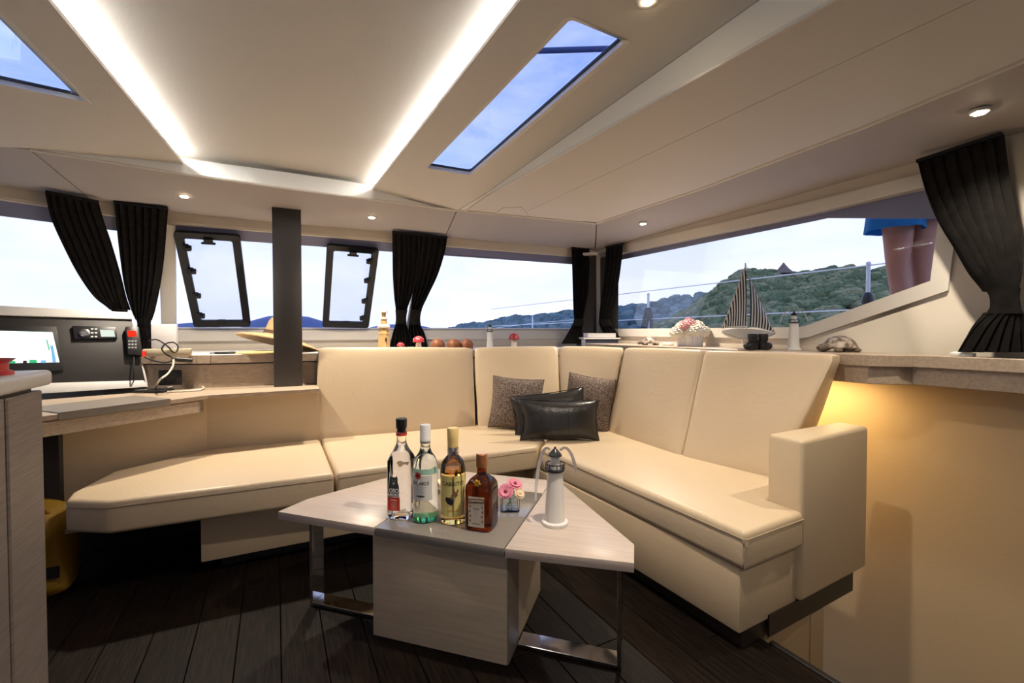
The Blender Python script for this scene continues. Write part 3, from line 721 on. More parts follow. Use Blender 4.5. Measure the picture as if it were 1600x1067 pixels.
MB().loft([s0+dd*.0, s0+dd*.08, s0+dd*.08+n*.2, s0+dd*.0+n*.2], [p+V((0, 0, .026)) for p in (s0+dd*.0, s0+dd*.08, s0+dd*.08+n*.2, s0+dd*.0+n*.2)]).obj('switch', mat('red_glow', (.7, .03, .02), .4, emit=(1, .05, .02), estr=.4), t)
for k in (.35, .55, .75):
    c = a+dd*k+n*.5+V((0, 0, .036)); MB().lathe([(0, -.002), (.014, -.002), (.015, .002), (.0, .001)], 16, c=c).obj('socket', greyp, t)
t = tag(MB().tube(cat_rom([YP(x, y, yy) for x, y, yy in ((232, 532, 2.82), (246, 531, 2.80), (262, 541, 2.79), (270, 550, 2.79), (276, 549, 2.80), (278, 541, 2.81), (271, 535, 2.82), (259, 537, 2.82), (253, 545, 2.81), (259, 553, 2.80), (268, 558, 2.79), (272, 562, 2.77))], 6), .0035, 8).obj('black_cable', black), 'thin black cable looped in front of the white box', 'cable')
t = tag(MB().tube(cat_rom([YP(x, y, yy) for x, y, yy in ((226, 558, 2.80), (238, 563, 2.79), (252, 566, 2.78), (262, 566, 2.77), (272, 563, 2.76))], 6), .0035, 8).obj('black_cable', black), 'thin black cable running from the console to the black plug', 'cable')
t = tag(MB().tube(cat_rom([YP(x, y, 2.76) for x, y in ((268, 563, ), (276, 561.5), (288, 562.5), (301, 563))], 5), [.006]*5+[.011]*6+[.010]*5, 10).obj('black_plug', black), 'chunky black plug hanging in front of the counter edge', 'plug')
wc = mat('white_cable', (.72, .68, .58), .4)
pts = [YP(271, 562, 2.75), YP(270, 572, 2.73), YP(262, 584, 2.70), YP(249, 594, 2.66), ZP(243, 606, DZ+.008), ZP(246, 609, DZ+.006), ZP(262, 605.5, DZ+.006), ZP(285, 602.5, DZ+.006), ZP(305, 602, DZ+.006), ZP(318, 605, DZ+.006), ZP(312, 609, DZ+.006), ZP(290, 611, DZ+.006), ZP(262, 612, DZ+.006)]
t = tag(MB().tube(cat_rom(pts, 7), .0045, 8).obj('white_cable', wc), 'white cable dropping from the counter and looping on the chart table', 'cable')
so = thing('wall_socket', 'square black socket plate on the counter front above the white cable', 'socket', (0, 0, 0))
q = [YP(x, y, 2.868) for x, y in ((248, 602), (285, 601), (284, 578), (248, 578))]
so.location = q[0]
slabq(q, .008, black, 'plate', so); c_ = (q[0]+q[2])/2
mk = M.Translation(c_+V((0, -.01, 0))) @ M.Rotation(PI/2, 4, 'X')
MB().lathe([(.0, 0), (.030, 0), (.034, .004), (.034, .008), (.027, .008), (.025, .002), (0, .002)], 24, m=mk).obj('socket_ring', paneld, so, world=True)
t, a, b, n = cbox('flat_phone', 'thin black phone lying on the chart table at the end of the white cable', 'phone', 207, 252, 613, DZ+.0045, .09, .008, black)
MB().loft([a, b, b+n, a+n], [p+V((0, 0, .009)) for p in (a, b, b+n, a+n)]).bevel(.003, 2).obj('body', black, t)
t, a, b, n = cbox('dark_folder', 'dark flat folder lying at the back of the chart table against the counter', 'folder', 300, 336, 603.5, DZ+.0005, .06, .006, black)
MB().loft([a, b, b+n, a+n], [p+V((0, 0, .006)) for p in (a, b, b+n, a+n)]).bevel(.002, 1).obj('cover', paneld, t)
pts = [ZP(x, 552.2, CZ+.006)*1.0 for x in (330, 342, 352, 366, 378)]
pts = [V((p.x, 2.93+.01*math.sin(i*2), CZ+.006)) for i, p in enumerate(YP(x, 551, 2.93) for x in (328, 336, 346, 354, 366, 380))]
t = tag(MB().tube(cat_rom(pts, 5), [.003]*5+[.006]*16+[.003]*5, 8).obj('sunglasses_strap', black), 'dark strap lying on the counter between the cables and the straw hat', 'strap')

# ---- straw hat behind the post
p = YP(438, 552, 3.10); p.z = CZ
hat = thing('straw_hat', 'brown straw hat lying tilted on the counter behind the charcoal post', 'hat', p)
straw = mat('straw', (.42, .25, .11), .8, c2=(.56, .38, .19), scale=90, stretch=(1, 1, 4), bump=.4)
mh = M.Translation((0, 0, .075)) @ M.Rotation(math.radians(14), 4, 'Y') @ M.Rotation(math.radians(-6), 4, 'X')
prof = [(0, .125), (.045, .128), (.075, .118), (.086, .095), (.094, .03), (.10, .012), (.15, .004), (.20, -.008), (.232, -.020), (.232, -.026), (.20, -.015), (.15, -.003), (.098, .004), (.088, .03), (.08, .09), (0, .118)]
MB().lathe(prof, 40, m=mh).obj('crown_and_brim', straw, hat)
part(MB().lathe([(.0965, .014), (.0955, .038), (.0975, .038), (.0985, .014)], 40, m=mh).obj('hat_band', mat('hat_band', (.09, .05, .03), .7), hat), 'dark brown band')
p = YP(408, 553, 2.95); p.z = CZ
h2 = thing('straw_visor', 'flat yellow straw visor lying under the tilted brown hat', 'hat', p)
MB().lathe([(0, .004), (.06, .006), (.11, .004), (.125, .0), (.125, .006), (.11, .011), (.06, .014), (0, .012)], 32).obj('brim', mat('yellow_straw', (.62, .44, .18), .8, c2=(.68, .52, .25), scale=90, bump=.3), h2)

# ================================================================== SOFA
so = thing('corner_sofa', 'cream leather corner sofa with long bench at left and armrest at right', 'sofa', (1.0, 2.0, 0))
zt, zb = .372, .256
def cushion_prism(pts, name, z0, z1, bev=.018, dome=.012):
    b = MB().prism([V((x, y, z0)) for x, y in pts], (0, 0, z1-z0)); b.bevel(bev, 4)
    return b.obj(name, leather, so, world=True, smooth=50)
def piping(par, pts, closed=False, r=.0016, m=None):
    b = MB().tube([V(p)-parent_loc(par) for p in pts], r, 6, closed); return b.obj('seam', m or seamm, par)
ch = cushion_prism([(-.655, 2.17), (-.645, 2.08), (-.51, 1.992), (.208, 1.962), (.208, 2.63), (-.29, 2.66), (-.60, 2.42)], 'bench_cushion', zb, zt)
piping(ch, [(-.655, 2.165, zt-.022), (-.646, 2.078, zt-.022), (-.51, 1.990, zt-.022), (.200, 1.960, zt-.022)])
sL = cushion_prism([(.216, 1.962), (1.16, 1.955), (1.74, 2.52), (1.2, 2.66), (.216, 2.70)], 'seat_cushion', zb, zt)
piping(sL, [(.222, 1.960, zt-.022), (1.155, 1.953, zt-.022)])
sR = cushion_prism([(1.192, .838), (1.498, .848), (1.498, .978), (1.80, .978), (1.80, 2.48), (1.765, 2.515), (1.172, 1.945)], 'seat_cushion', zb, zt)
piping(sR, [(1.170, 1.94, zt-.022), (1.190, .843, zt-.022), (1.197, .836, zt-.022), (1.49, .846, zt-.022)])
piping(sR, [(1.1935, .8395, zt-.022), (1.1935, .8395, zb+.01)], r=.0018)
# bases
b = MB().box(-.262, 1.2, 2.09, 2.6, .058, zb-.004).bevel(.004, 2).obj('base', baseleather, so, world=True)
b = MB().prism([V((x, y, .058)) for x, y in ((1.203, .862), (1.50, .872), (1.50, 2.6), (1.165, 2.6), (1.165, 1.95))], (0, 0, zb-.062)).bevel(.004, 2).obj('base', baseleather, so, world=True)
MB().box(-.20, 1.2, 2.16, 2.6, 0.001, .058).obj('toe_kick', black, so, world=True)
MB().prism([V((x, y, .001)) for x, y in ((1.228, .870), (1.86, .890), (1.86, 2.6), (1.228, 2.6))], (0, 0, .060)).bevel(.002, 1).obj('toe_kick', mat('dark_trim', (.018, .013, .010), .45), so, world=True)
MB().prism([V((x, y, .004)) for x, y in ((1.345, .862), (1.86, .880), (1.86, .888), (1.345, .868))], (0, 0, .068)).obj('edge_band', MATS['dark_trim'], so, world=True)
MB().box(-.66, .2, 2.12, 2.6, zb-.016, zb-.002).obj('bench_board', greywood, so, world=True)
# armrest
ar = [V((1.492, .852, 0)), V((1.935, .872, 0)), V((1.935, .975, 0)), V((1.492, .972, 0))]
MB().prism([V((p.x, p.y, .075)) for p in ar], (0, 0, .525)).bevel(.014, 3).obj('armrest', baseleather, so, world=True)
# back cushions
MB().box(1.975, 1.99, 1.20, 2.62, .065, .745).obj('glow_block', baseleather, so, world=True)  # unseen panel added to block ledge light between the cushions
def back_cushion(b0, b1, t0, t1, th, nm='back_cushion', bul=.012):   # wedge: thicker at the seat
    b0, b1, t0, t1 = V(b0), V(b1), V(t0), V(t1); d = (b1-b0).normalized(); nn = V((-d.y, d.x, 0)); n = nn*.085; nb = nn*th
    o = MB().puff([b0, b1, b1+nb, b0+nb, t0, t1, t1+n, t0+n], .020, 10, (.004, bul, .004), .0025).obj(nm, leather, so, world=True, smooth=60)
    return o
zb2 = .342
tA, tB, tC, tD, tE, tF = YP(496, 543.5, 2.76), YP(740, 543.5, 2.68), YP(872, 541.5, 2.46), XP(975, 543.5, 1.86), XP(1100, 547.5, 1.87), XP(1307, 554.5, 1.87)
bA, bB, bC, bD, bE, bF = [ZP(x, y, zb2) for x, y in ((497, 692), (749, 672), (878, 676), (945, 681), (1060, 722), (1207, 758))]
bA.y = 2.64; bA = V((.185, 2.63, zb2)); bB = V((1.085, 2.545, zb2))
g = lambda a, b, k=.004: (a+(b-a).normalized()*k, b+(a-b).normalized()*k)
for (p, q, r, s_), tk in zip(((bA, bB, tA, tB), (bB, bC, tB, tC), (bC, bD, tC, tD), (bD, bE, tD, tE), (bE, bF, tE, tF)), (.17, .17, .17, .32, .33)):
    p1, q1 = g(p, q); r1, s1 = g(r, s_)
    back_cushion(p1, q1, r1, s1, tk)

# ================================================================== CUSHIONS
def pillow(name, label, grp, loc, wdt, hgt, th, yaw, lean, roll, m, n=14, nz=.006, bulge=.0, seam=None):
    t = thing(name, label, 'cushion', loc, group=grp)
    mw = M.Rotation(yaw, 4, 'Z') @ M.Rotation(lean, 4, 'X') @ M.Rotation(roll, 4, 'Y')
    c8 = [mw @ V((x*wdt/2, z*th/2, y*hgt/2+hgt/2)) for z in (-1, 1) for x, y in ((-1, -1), (1, -1), (1, 1), (-1, 1))]
    o = MB().puff(c8, 0, n, (0, 0, 0), nz, pinch=.07).obj('cover', m, t, smooth=70)
    rim = []
    for k in range(48):
        a = k/48*4; s_, f = int(a), a-int(a); u, v_ = ((-1+2*f, -1), (1, -1+2*f), (1-2*f, 1), (-1, 1-2*f))[s_]
        pu, pv = u*(1-.07*(1-v_*v_)), v_*(1-.07*(1-u*u))
        rim.append(mw @ V((pu*wdt/2, 0, pv*hgt/2+hgt/2)))
    MB().tube(rim, .0028, 6, True).obj('piping', m, t)
    if seam is not None:
        s2 = []
        for k in range(15):
            v_ = -1+2*k/14; f = max(0, (1-abs(seam)**2.4)*(1-abs(v_)**2.4)); s2.append(mw @ V((seam*wdt/2, -th/2*(.05+.95*f**.55)-.001, v_*(1-.07*(1-seam*seam))*hgt/2+hgt/2)))
        MB().tube(s2, .0022, 6).obj('seam', black, t)
    return t
YW = -YAW
pillow('tweed_cushion', 'brown tweed cushion left of the black leather cushions in the sofa corner', None, V((1.24, 2.36, zt-.002)), .31, .31, .12, math.radians(-34), math.radians(-14), math.radians(4), tweed)
pillow('tweed_cushion', 'brown tweed cushion right of the black leather cushions, in the sofa corner', None, V((1.60, 2.17, zt-.002)), .29, .325, .11, math.radians(-50), math.radians(-14), math.radians(7), tweed)
pillow('leather_cushion', 'black leather cushion mostly hidden behind the front one in the sofa corner', None, V((1.36, 2.125, zt-.002)), .42, .245, .08, math.radians(-31), math.radians(-14), math.radians(-8), bleather, nz=.010)
pillow('leather_cushion', 'front black leather cushion with a centre seam, leaning in the sofa corner', None, V((1.325, 2.0, zt+.002)), .42, .215, .10, math.radians(-26), math.radians(-12), math.radians(1), bleather, nz=.010, seam=.2)

# ================================================================== COFFEE TABLE (turned 45 degrees)
TZ = .36
R2 = math.sqrt(.5)
def UV(u, v, z=0): return V(((u+v)*R2, (v-u)*R2, z))
ct = thing('coffee_table', 'low folding coffee table with grey centre strip, pale veneer leaves and shiny bar legs', 'table', UV(-.6, 1.4))
def tprism(uv, z0, z1, name, m, par=ct, bev=.002):
    return MB().prism([UV(u, v, z0) for u, v in uv], (0, 0, z1-z0)).bevel(bev, 2).obj(name, m, par, world=True, smooth=25)
tabu = mat('table_leaf', (.52, .43, .365), .34, c2=(.60, .505, .435), scale=3, stretch=(1.5, 26, 26), rot=math.radians(-45), bump=.03)
part(tprism([(-.800, 1.168), (-.389, 1.160), (-.389, 1.60), (-.800, 1.60)], TZ-.026, TZ, 'centre_strip', greytop), 'glossy grey centre strip')
tprism([(-.800, 1.603), (-.389, 1.603), (-.389, 1.752), (-.800, 1.752)], TZ-.026, TZ, 'end_board', tabu)
tprism([(-1.175, 1.178), (-.803, 1.168), (-.803, 1.752), (-.95, 1.752), (-1.165, 1.30)], TZ-.026, TZ, 'leaf', tabu)
tprism([(-.386, 1.160), (-.048, 1.186), (-.052, 1.292), (-.36, 1.752), (-.386, 1.752)], TZ-.026, TZ, 'leaf', tabu)
tprism([(-.835, 1.205), (-.395, 1.205), (-.395, 1.60), (-.835, 1.60)], 0.001, TZ-.027, 'pedestal', pedm, bev=.003)
part(tprism([(-.3945, 1.208), (-.391, 1.208), (-.391, 1.31), (-.3945, 1.31)], 0.003, TZ-.028, 'pedestal_side', greywood, bev=.0005), 'grey strip on the side of the pedestal')
def lleg(u0, u1, v0, v1):
    s = 1 if u1 > u0 else -1
    o = MB().prism([UV(u, v0, z) for u, z in ((u0, .002), (u1, .002), (u1, TZ-.027), (u1-s*.012, TZ-.027), (u1-s*.012, .014), (u0, .014))], UV(0, v1-v0)).bevel(.0012, 1)
    return part(o.obj('leg', acryl, ct, world=True, smooth=20), 'polished flat bar leg bent along the floor')
lleg(-.388, -.085, 1.285, 1.345); lleg(-.838, -1.135, 1.272, 1.330)

# ---- bottles
def bottle(name, label, px, py, yaw):
    p = ZP(px, py, TZ); p.z = TZ+.0005
    return thing(name, label, 'bottle', p, yaw)
def camyaw(p): return -math.atan2(p.x, p.y)      # face (-Y side) turned to the camera
def front(loc_y, z, x=0): return M.Translation((x, loc_y, z)) @ M.Rotation(PI/2, 4, 'X')
wht = mat('label_white', (.80, .79, .75), .5); blk = mat('ink_black', (.015, .014, .014), .5); redm = mat('label_red', (.72, .06, .03), .5)
cleargl = liquid('bottle_glass', (.97, .99, .98), 1.36)
greengl = liquid('bottle_glass_green', (.90, .97, .93), 1.36)
# 1: square clear bottle, black stopper, bear label
q = ZP(628, 806, TZ); t = bottle('square_clear_bottle', 'tall square clear bottle with black stopper and bear label, leftmost of four bottles', 628, 806, camyaw(q)-math.radians(24))
sq = lambda z: 7 if z < .19 else (3 if z < .215 else 2)
MB().lathe([(.0, .004), (.030, .0), (.0355, .004), (.0365, .012), (.0365, .182), (.034, .196), (.024, .216), (.0165, .232), (.0145, .243), (.0145, .262), (.0165, .264), (.0165, .271), (0, .271)], 40, sq=sq).obj('glass', cleargl, t)
part(MB().lathe([(.0168, .259), (.0172, .259), (.0172, .267), (.0168, .267)], 24).obj('collar', redm, t), 'red collar')
part(MB().lathe([(0, .271), (.0135, .271), (.0135, .276), (.0165, .283), (.0175, .287), (.0175, .311), (.016, .313), (0, .313)], 24).obj('stopper', black, t), 'black stopper')
fy = -.0368
lb = MB().loft([(-.030, fy, .030), (.010, fy, .030), (.010, fy-.0004, .030), (-.030, fy-.0004, .030)], [(-.030, fy, .072), (.010, fy, .072), (.010, fy-.0004, .072), (-.030, fy-.0004, .072)]).obj('label', redm, t); part(lb, 'red lower label')
bear = MB().prism([(-.029, fy, .073), (.008, fy, .073), (.007, fy, .108), (.003, fy, .118), (.003, fy, .132), (-.001, fy, .141), (-.003, fy, .135), (-.017, fy, .135), (-.020, fy, .141), (-.023, fy, .132), (-.023, fy, .118), (-.028, fy, .106)], (0, -.0005, 0)).obj('bear_emblem', mat('bear_grey', (.055, .055, .058), .6), t)
part(bear, 'dark bear head and shoulders printed on the glass')
for x_, z_, r_ in ((-.010, .116, .0045), (-.0145, .126, .0014), (-.0055, .126, .0014)):
    MB().lathe([(0, 0), (r_, 0), (r_, .0004), (0, .0004)], 14, m=front(fy-.0006, z_, x_)).obj('emblem_mark', mat('bear_pale', (.5, .5, .5), .6) if 'bear_pale' not in MATS else MATS['bear_pale'], bear)
MB().lathe([(0, 0), (.0018, 0), (.0018, .0004), (0, .0004)], 14, m=front(fy-.0011, .1175, -.010)).obj('nose_mark', blk, bear)
text('OSO', .0165, wht, bear, front(fy-.0008, .0925, -.010), sx=.95, bold=.0006); text('NEGRO', .0125, wht, bear, front(fy-.0008, .0795, -.010), sx=.85, bold=.0005)
text('VODKA', .006, wht, lb, front(fy-.0007, .063, -.010)); 
for z_ in (.054, .048, .042, .036): MB().box(-.018, -.002, fy-.0008, fy-.0004, z_, z_+.0012).obj('print_line', MATS['label_white'], lb)
# 2: round clear bottle with white label
q = ZP(665, 811, TZ); t = bottle('round_clear_bottle', 'round clear bottle with a white cap and white label, second of the four bottles', 665, 811, camyaw(q))
MB().lathe([(0, .006), (.028, .0), (.036, .002), (.0385, .010), (.0385, .168), (.037, .182), (.030, .198), (.020, .212), (.0155, .225), (.0145, .240), (.0145, .262), (.016, .264), (0, .264)], 40).obj('glass', greengl, t)
part(MB().lathe([(.030, .0018), (.0372, .0022), (.0392, .011), (.0394, .016), (.0388, .016), (.0386, .010), (.036, .003)], 40).obj('green_base', liquid('green_glass', (.30, .78, .48), 1.4), t), 'green tinted base')
part(MB().lathe([(0, .298), (.0155, .298), (.0165, .296), (.0165, .255), (.0172, .254), (.0172, .247), (.0150, .247), (.0150, .26), (0, .26)], 28).obj('cap', whitep, t), 'white cap')
part(MB().lathe([(.0150, .2405), (.0163, .2405), (.0163, .2465), (.0150, .2465)], 28).obj('ring', greyp, t), 'grey ring under the cap')
def wrap(r, a0, a1, z0, z1, n=20, th=.0004):
    b = MB()
    for i in range(n):
        u0, u1 = a0+(a1-a0)*i/n, a0+(a1-a0)*(i+1)/n
        P = lambda a, z, rr: V((rr*math.sin(a), -rr*math.cos(a), z))
        b.loft([P(u0, z0, r), P(u1, z0, r), P(u1, z0, r+th), P(u0, z0, r+th)], [P(u0, z1, r), P(u1, z1, r), P(u1, z1, r+th), P(u0, z1, r+th)])
    bmesh.ops.remove_doubles(b.bm, verts=b.bm.verts[:], dist=1e-7)
    return b
lb = wrap(.0387, -1.25, .55, .072, .148).obj('label', wht, t)
part(wrap(.0387, -1.25, 1.35, .150, .168).obj('band', mat('mint_label', (.45, .72, .58), .5), t), 'mint green band above the label')
r_ = .0393
def bfr(z, a=0): return M.Rotation(a, 4, 'Z') @ M.Translation((0, -r_, z)) @ M.Rotation(PI/2, 4, 'X')
def disc(rad, z, a, m, par, name='emblem', o_=0.0):
    b = MB(); b.lathe([(0, 0), (rad, 0), (rad, .0004), (0, .0004)], 20); 
    for v in b.bm.verts:
        x, y, zz = v.co; an = x/r_; v.co = (M.Rotation(a, 4, 'Z') @ V(((r_+o_+zz)*math.sin(an), -(r_+o_+zz)*math.cos(an), z+y)))
    return b.obj(name, m, par)
em = disc(.0105, .148, -.62, redm, lb); part(em, 'red round emblem')
bat = MB().prism([V((x*.0075, y*.0075, 0)) for x, y in ((-1, .35), (-.45, .25), (-.15, .55), (.15, .55), (.45, .25), (1, .35), (.75, -.3), (.35, -.15), (0, -.6), (-.35, -.15), (-.75, -.3))], (0, 0, .0004))
for v in bat.bm.verts:
    x, y, zz = v.co; an = x/r_; v.co = M.Rotation(-.62, 4, 'Z') @ V(((r_+.0005+zz)*math.sin(an), -(r_+.0005+zz)*math.cos(an), .148+y))
part(bat.obj('bat_mark', blk, lb), 'black winged emblem')
text('BACARDÍ', .0145, blk, lb, bfr(.124, -.50), bend=r_, sx=1.0)
text('CARTA BLANCA', .0042, MATS['bear_pale'], lb, bfr(.114, -.42), bend=r_)
text('SUPERIOR WHITE RUM', .003, MATS['bear_pale'], lb, bfr(.106, -.42), bend=r_)
for z_, wd_ in ((.100, .02), (.096, .026)):
    b = wrap(r_, -.42-wd_/2/r_, -.42+wd_/2/r_, z_, z_+.0008, 6).obj('print_line', MATS['bear_pale'], lb)
sc_ = [(-1, -.2), (-.8, .35), (-.45, .1), (-.2, .5), (.1, .15), (.4, .45), (.7, .1), (1, .3), (.85, -.35), (.3, -.2), (0, -.5), (-.4, -.25)]
b = MB().prism([V((x*.014, y*.008, 0)) for x, y in sc_], (0, 0, .0004))
for v in b.bm.verts:
    x, y, zz = v.co; an = x/r_; v.co = M.Rotation(-.42, 4, 'Z') @ V(((r_+zz)*math.sin(an), -(r_+zz)*math.cos(an), .085+y))
part(b.obj('scroll_mark', blk, lb), 'dark scroll ornament')
# 3: gold bottle
q = ZP(708, 813, TZ); t = bottle('gold_bottle', 'gold bottle with cream stopper and yellow goat label, third of four bottles', 708, 813, camyaw(q))
gold = liquid('gold_spirit', (.92, .66, .22), 1.36); cg = clear
MB().lathe([(0, .006), (.030, .0), (.037, .002), (.039, .010), (.039, .158), (.037, .168), (0, .168)], 40).obj('spirit', gold, t)
part(MB().lathe([(.0392, .155), (.0385, .166), (.033, .186), (.024, .198), (.0165, .206), (.0155, .222), (.0165, .224), (.0165, .230), (0, .230), (0, .226), (.014, .224), (.0145, .206), (.022, .197), (.031, .185), (.0365, .168), (.0365, .155)], 40).obj('shoulder', glass('rose_glass', (.95, .80, .66), 1.5), t), 'clear rosy glass shoulder above the spirit')
part(MB().lathe([(.0160, .208), (.0175, .208), (.0182, .214), (.0182, .224), (.0175, .230), (.016, .230)], 28).obj('collar', steel, t), 'silver collar')
part(MB().lathe([(0, .290), (.0165, .290), (.0180, .287), (.0178, .262), (.0170, .232), (.0155, .230), (0, .230)], 28).obj('stopper', mat('cream_cap', (.85, .63, .26), .4), t), 'cream yellow stopper')
lb = wrap(.0392, -1.15, 1.15, .026, .150).obj('label', mat('label_yellow', (.80, .68, .25), .5), t)
r_ = .0398
text('CABRITO', .0175, blk, lb, bfr(.126, -.02), bend=r_, sx=.98)
text('REPOSADO', .0068, mat('ink_orange', (.62, .35, .05), .5), lb, bfr(.044, -.02), bend=r_, bold=.0002)
text('TEQUILA', .0048, MATS['ink_orange'], lb, bfr(.1435, 0), bend=r_)
goat = [(-.9, -1), (-.2, -1.25), (.15, -.7), (.35, -.1), (.75, .15), (.65, .45), (.85, .9), (.72, 1.25), (.5, .7), (.3, .75), (.15, 1.3), (-.05, 1.1), (.05, .5), (-.35, .3), (-.15, .1), (-.5, -.1), (-1.15, .0), (-1.25, -.5)]
def curved(pts, k, z, a, m, par, name, o_=0):
    b = MB().prism([V((x*k, y*k, 0)) for x, y in pts], (0, 0, .0004))
    for v in b.bm.verts:
        x, y, zz = v.co; an = x/r_; v.co = M.Rotation(a, 4, 'Z') @ V(((r_+o_+zz)*math.sin(an), -(r_+o_+zz)*math.cos(an), z+y))
    return b.obj(name, m, par)
part(curved(goat, .020, .087, 0, mat('goat_brown', (.24, .12, .06), .6), lb, 'goat_emblem'), 'brown goat head printed on the label')
part(curved([(-1.15, -.1), (-.5, -.15), (.05, -.45), (.05, -.8), (-.2, -1.25), (-.75, -1.1), (-1.2, -.5)], .020, .087, 0, blk, lb, 'goat_shadow', .0005), 'dark side of the goat head')
# 4: square amber bottle
q = ZP(753, 822, TZ); t = bottle('amber_square_bottle', 'squat square amber bottle with a coppery cap, rightmost of the four bottles', 753, 822, camyaw(q)-math.radians(22))
sq = lambda z: 6 if z < .135 else (3.2 if z < .155 else 2)
ambg = mat('amber_glass', (.10, .022, .004), .06, coat=1.0); 
amb = liquid('amber', (.13, .020, .003), 1.36)
MB().lathe([(0, .004), (.034, .0), (.040, .003), (.042, .010), (.042, .118), (.040, .132), (.033, .146), (.022, .154), (.0155, .160), (.0145, .170), (.0140, .190), (0, .190)], 44, sq=sq).obj('glass', amb, t)
part(MB().lathe([(.0145, .181), (.0170, .181), (.0172, .190), (.0170, .2195), (.0155, .2215), (0, .2215), (0, .19), (.0145, .19)], 30).obj('cap', mat('copper_cap', (.40, .16, .06), .38, metal=.5, c2=(.5, .22, .09), scale=60), t), 'ribbed copper coloured cap')
part(MB().lathe([(.0, .2216), (.0150, .2216), (.0150, .2222), (.0, .2222)], 30).obj('cap_top', mat('cap_pale', (.62, .42, .34), .5), t), 'pale cap top')
fy = -.0423
def plate(x0, x1, z0, z1, m, par, nm, d=0): return MB().loft([(x0, fy-d, z0), (x1, fy-d, z0), (x1, fy-d-.0005, z0), (x0, fy-d-.0005, z0)], [(x0, fy-d, z1), (x1, fy-d, z1), (x1, fy-d-.0005, z1), (x0, fy-d-.0005, z1)]).obj(nm, m, par)
cream = mat('label_cream', (.74, .65, .52), .55)
lb = plate(-.026, .024, .014, .103, cream, t, 'label'); part(lb, 'cream label with a slanted brown banner')
bn = MB().prism([(-.0255, fy-.0006, .082), (.0235, fy-.0006, .086), (.0235, fy-.0006, .100), (-.0255, fy-.0006, .096)], (0, -.0004, 0)).obj('banner', mat('banner_brown', (.22, .12, .06), .5), lb)
text('COINTREAU', .0082, cream, lb, front(fy-.0012, .091, -.001) @ M.Rotation(math.radians(4.5), 4, 'Z'), sx=.98, bold=.0003)
text('LIQUEUR', .005, blk, lb, front(fy-.0008, .068, -.001)); text('ANGERS FRANCE', .0034, blk, lb, front(fy-.0008, .024, -.001))
for z_ in (.060, .054, .048, .042, .036): plate(-.012, .010, z_, z_+.001, MATS['bear_pale'], lb, 'print_line', .0004)
for x_, z_ in ((-.020, .074), (-.021, .060), (-.019, .046), (-.020, .032), (.018, .074), (.019, .060), (.017, .046), (.018, .032)):
    MB().lathe([(0, 0), (.0024, 0), (.0024, .0004), (0, .0004)], 8, m=front(fy-.0006, z_, x_) @ M.Diagonal((1, 1.8, 1, 1))).obj('leaf_mark', MATS['goat_brown'], lb)
sx_ = -.002
MB().box(-.0045, .0045, -.0385, -.0375, .104, .135).obj('ribbon', mat('orange_ribbon', (.62, .12, .02), .5), t)
star = [(math.cos(2*PI*k/12+.3)*(1 if k % 2 else .62), math.sin(2*PI*k/12+.3)*(1 if k % 2 else .62)) for k in range(12)]
part(MB().prism([V((x*.011, -.0405, .142+y*.011)) for x, y in star], (0, .006, 0)).obj('seal', mat('gold_seal', (.72, .42, .05), .35, metal=.3), t), 'gold seal on the shoulder')

# ---- votive candle, flower glass
p = ZP(690, 776, TZ); p.z = TZ
cv = thing('votive_glass', 'clear glass holder with a small lit candle behind the bottles', 'candle', p)
MB().lathe([(0, .0), (.024, 0), (.020, .012), (.012, .022), (.022, .040), (.030, .062), (.033, .105), (.0315, .105), (.028, .064), (.020, .043), (0, .030)], 28).obj('glass', clear, cv)
wx = MB().lathe([(0, .036), (.018, .043), (.022, .056), (.0, .056)], 20).obj('wax', mat('wax', (.85, .75, .55), .5, emit=(1, .75, .4), estr=.5), cv); part(wx, 'glowing wax')
fm = MB().lathe([(0, .058), (.004, .064), (.0035, .070), (0, .082)], 12).obj('flame', emis('flame', (1, .62, .22), 14), cv); part(fm, 'small yellow flame')
p = ZP(797, 795, TZ); p.z = TZ
fg = thing('flower_glass', 'low square glass of pink and pale flower heads on the grey table strip', 'flowers', p, camyaw(p))
sqg = lambda z: 8
MB().lathe([(0, .004), (.030, 0), (.0315, .002), (.0315, .052), (.029, .052), (.0285, .006), (0, .006)], 40, sq=sqg).obj('glass', clear, fg)
def petals(b, c, n, r, up, tilt, z0=0, wd=.3):
    rot = V((0, 0, 1)).rotation_difference(V(up).normalized()).to_matrix()
    for k in range(n):
        a = 2*PI*k/n; d = V((math.cos(a), math.sin(a), 0)); s_ = V((-math.sin(a), math.cos(a), 0))
        P = [(0.12, 0), (.45, wd*.75), (.8, wd), (1.0, 0), (.8, -wd), (.45, -wd*.75)]
        A_ = [V(c)+rot @ (d*(r*u)+s_*(r*v)+V((0, 0, z0+r*tilt*u*u))) for u, v in P]
        b.prism(A_, rot @ V((0, 0, .0012)))
pinkp = mat('pink_petal', (.78, .25, .36), .6); palep = mat('pale_petal', (.85, .66, .45), .6); dkc = mat('flower_centre', (.30, .05, .06), .7); grn = mat('stem_green', (.10, .22, .06), .6)
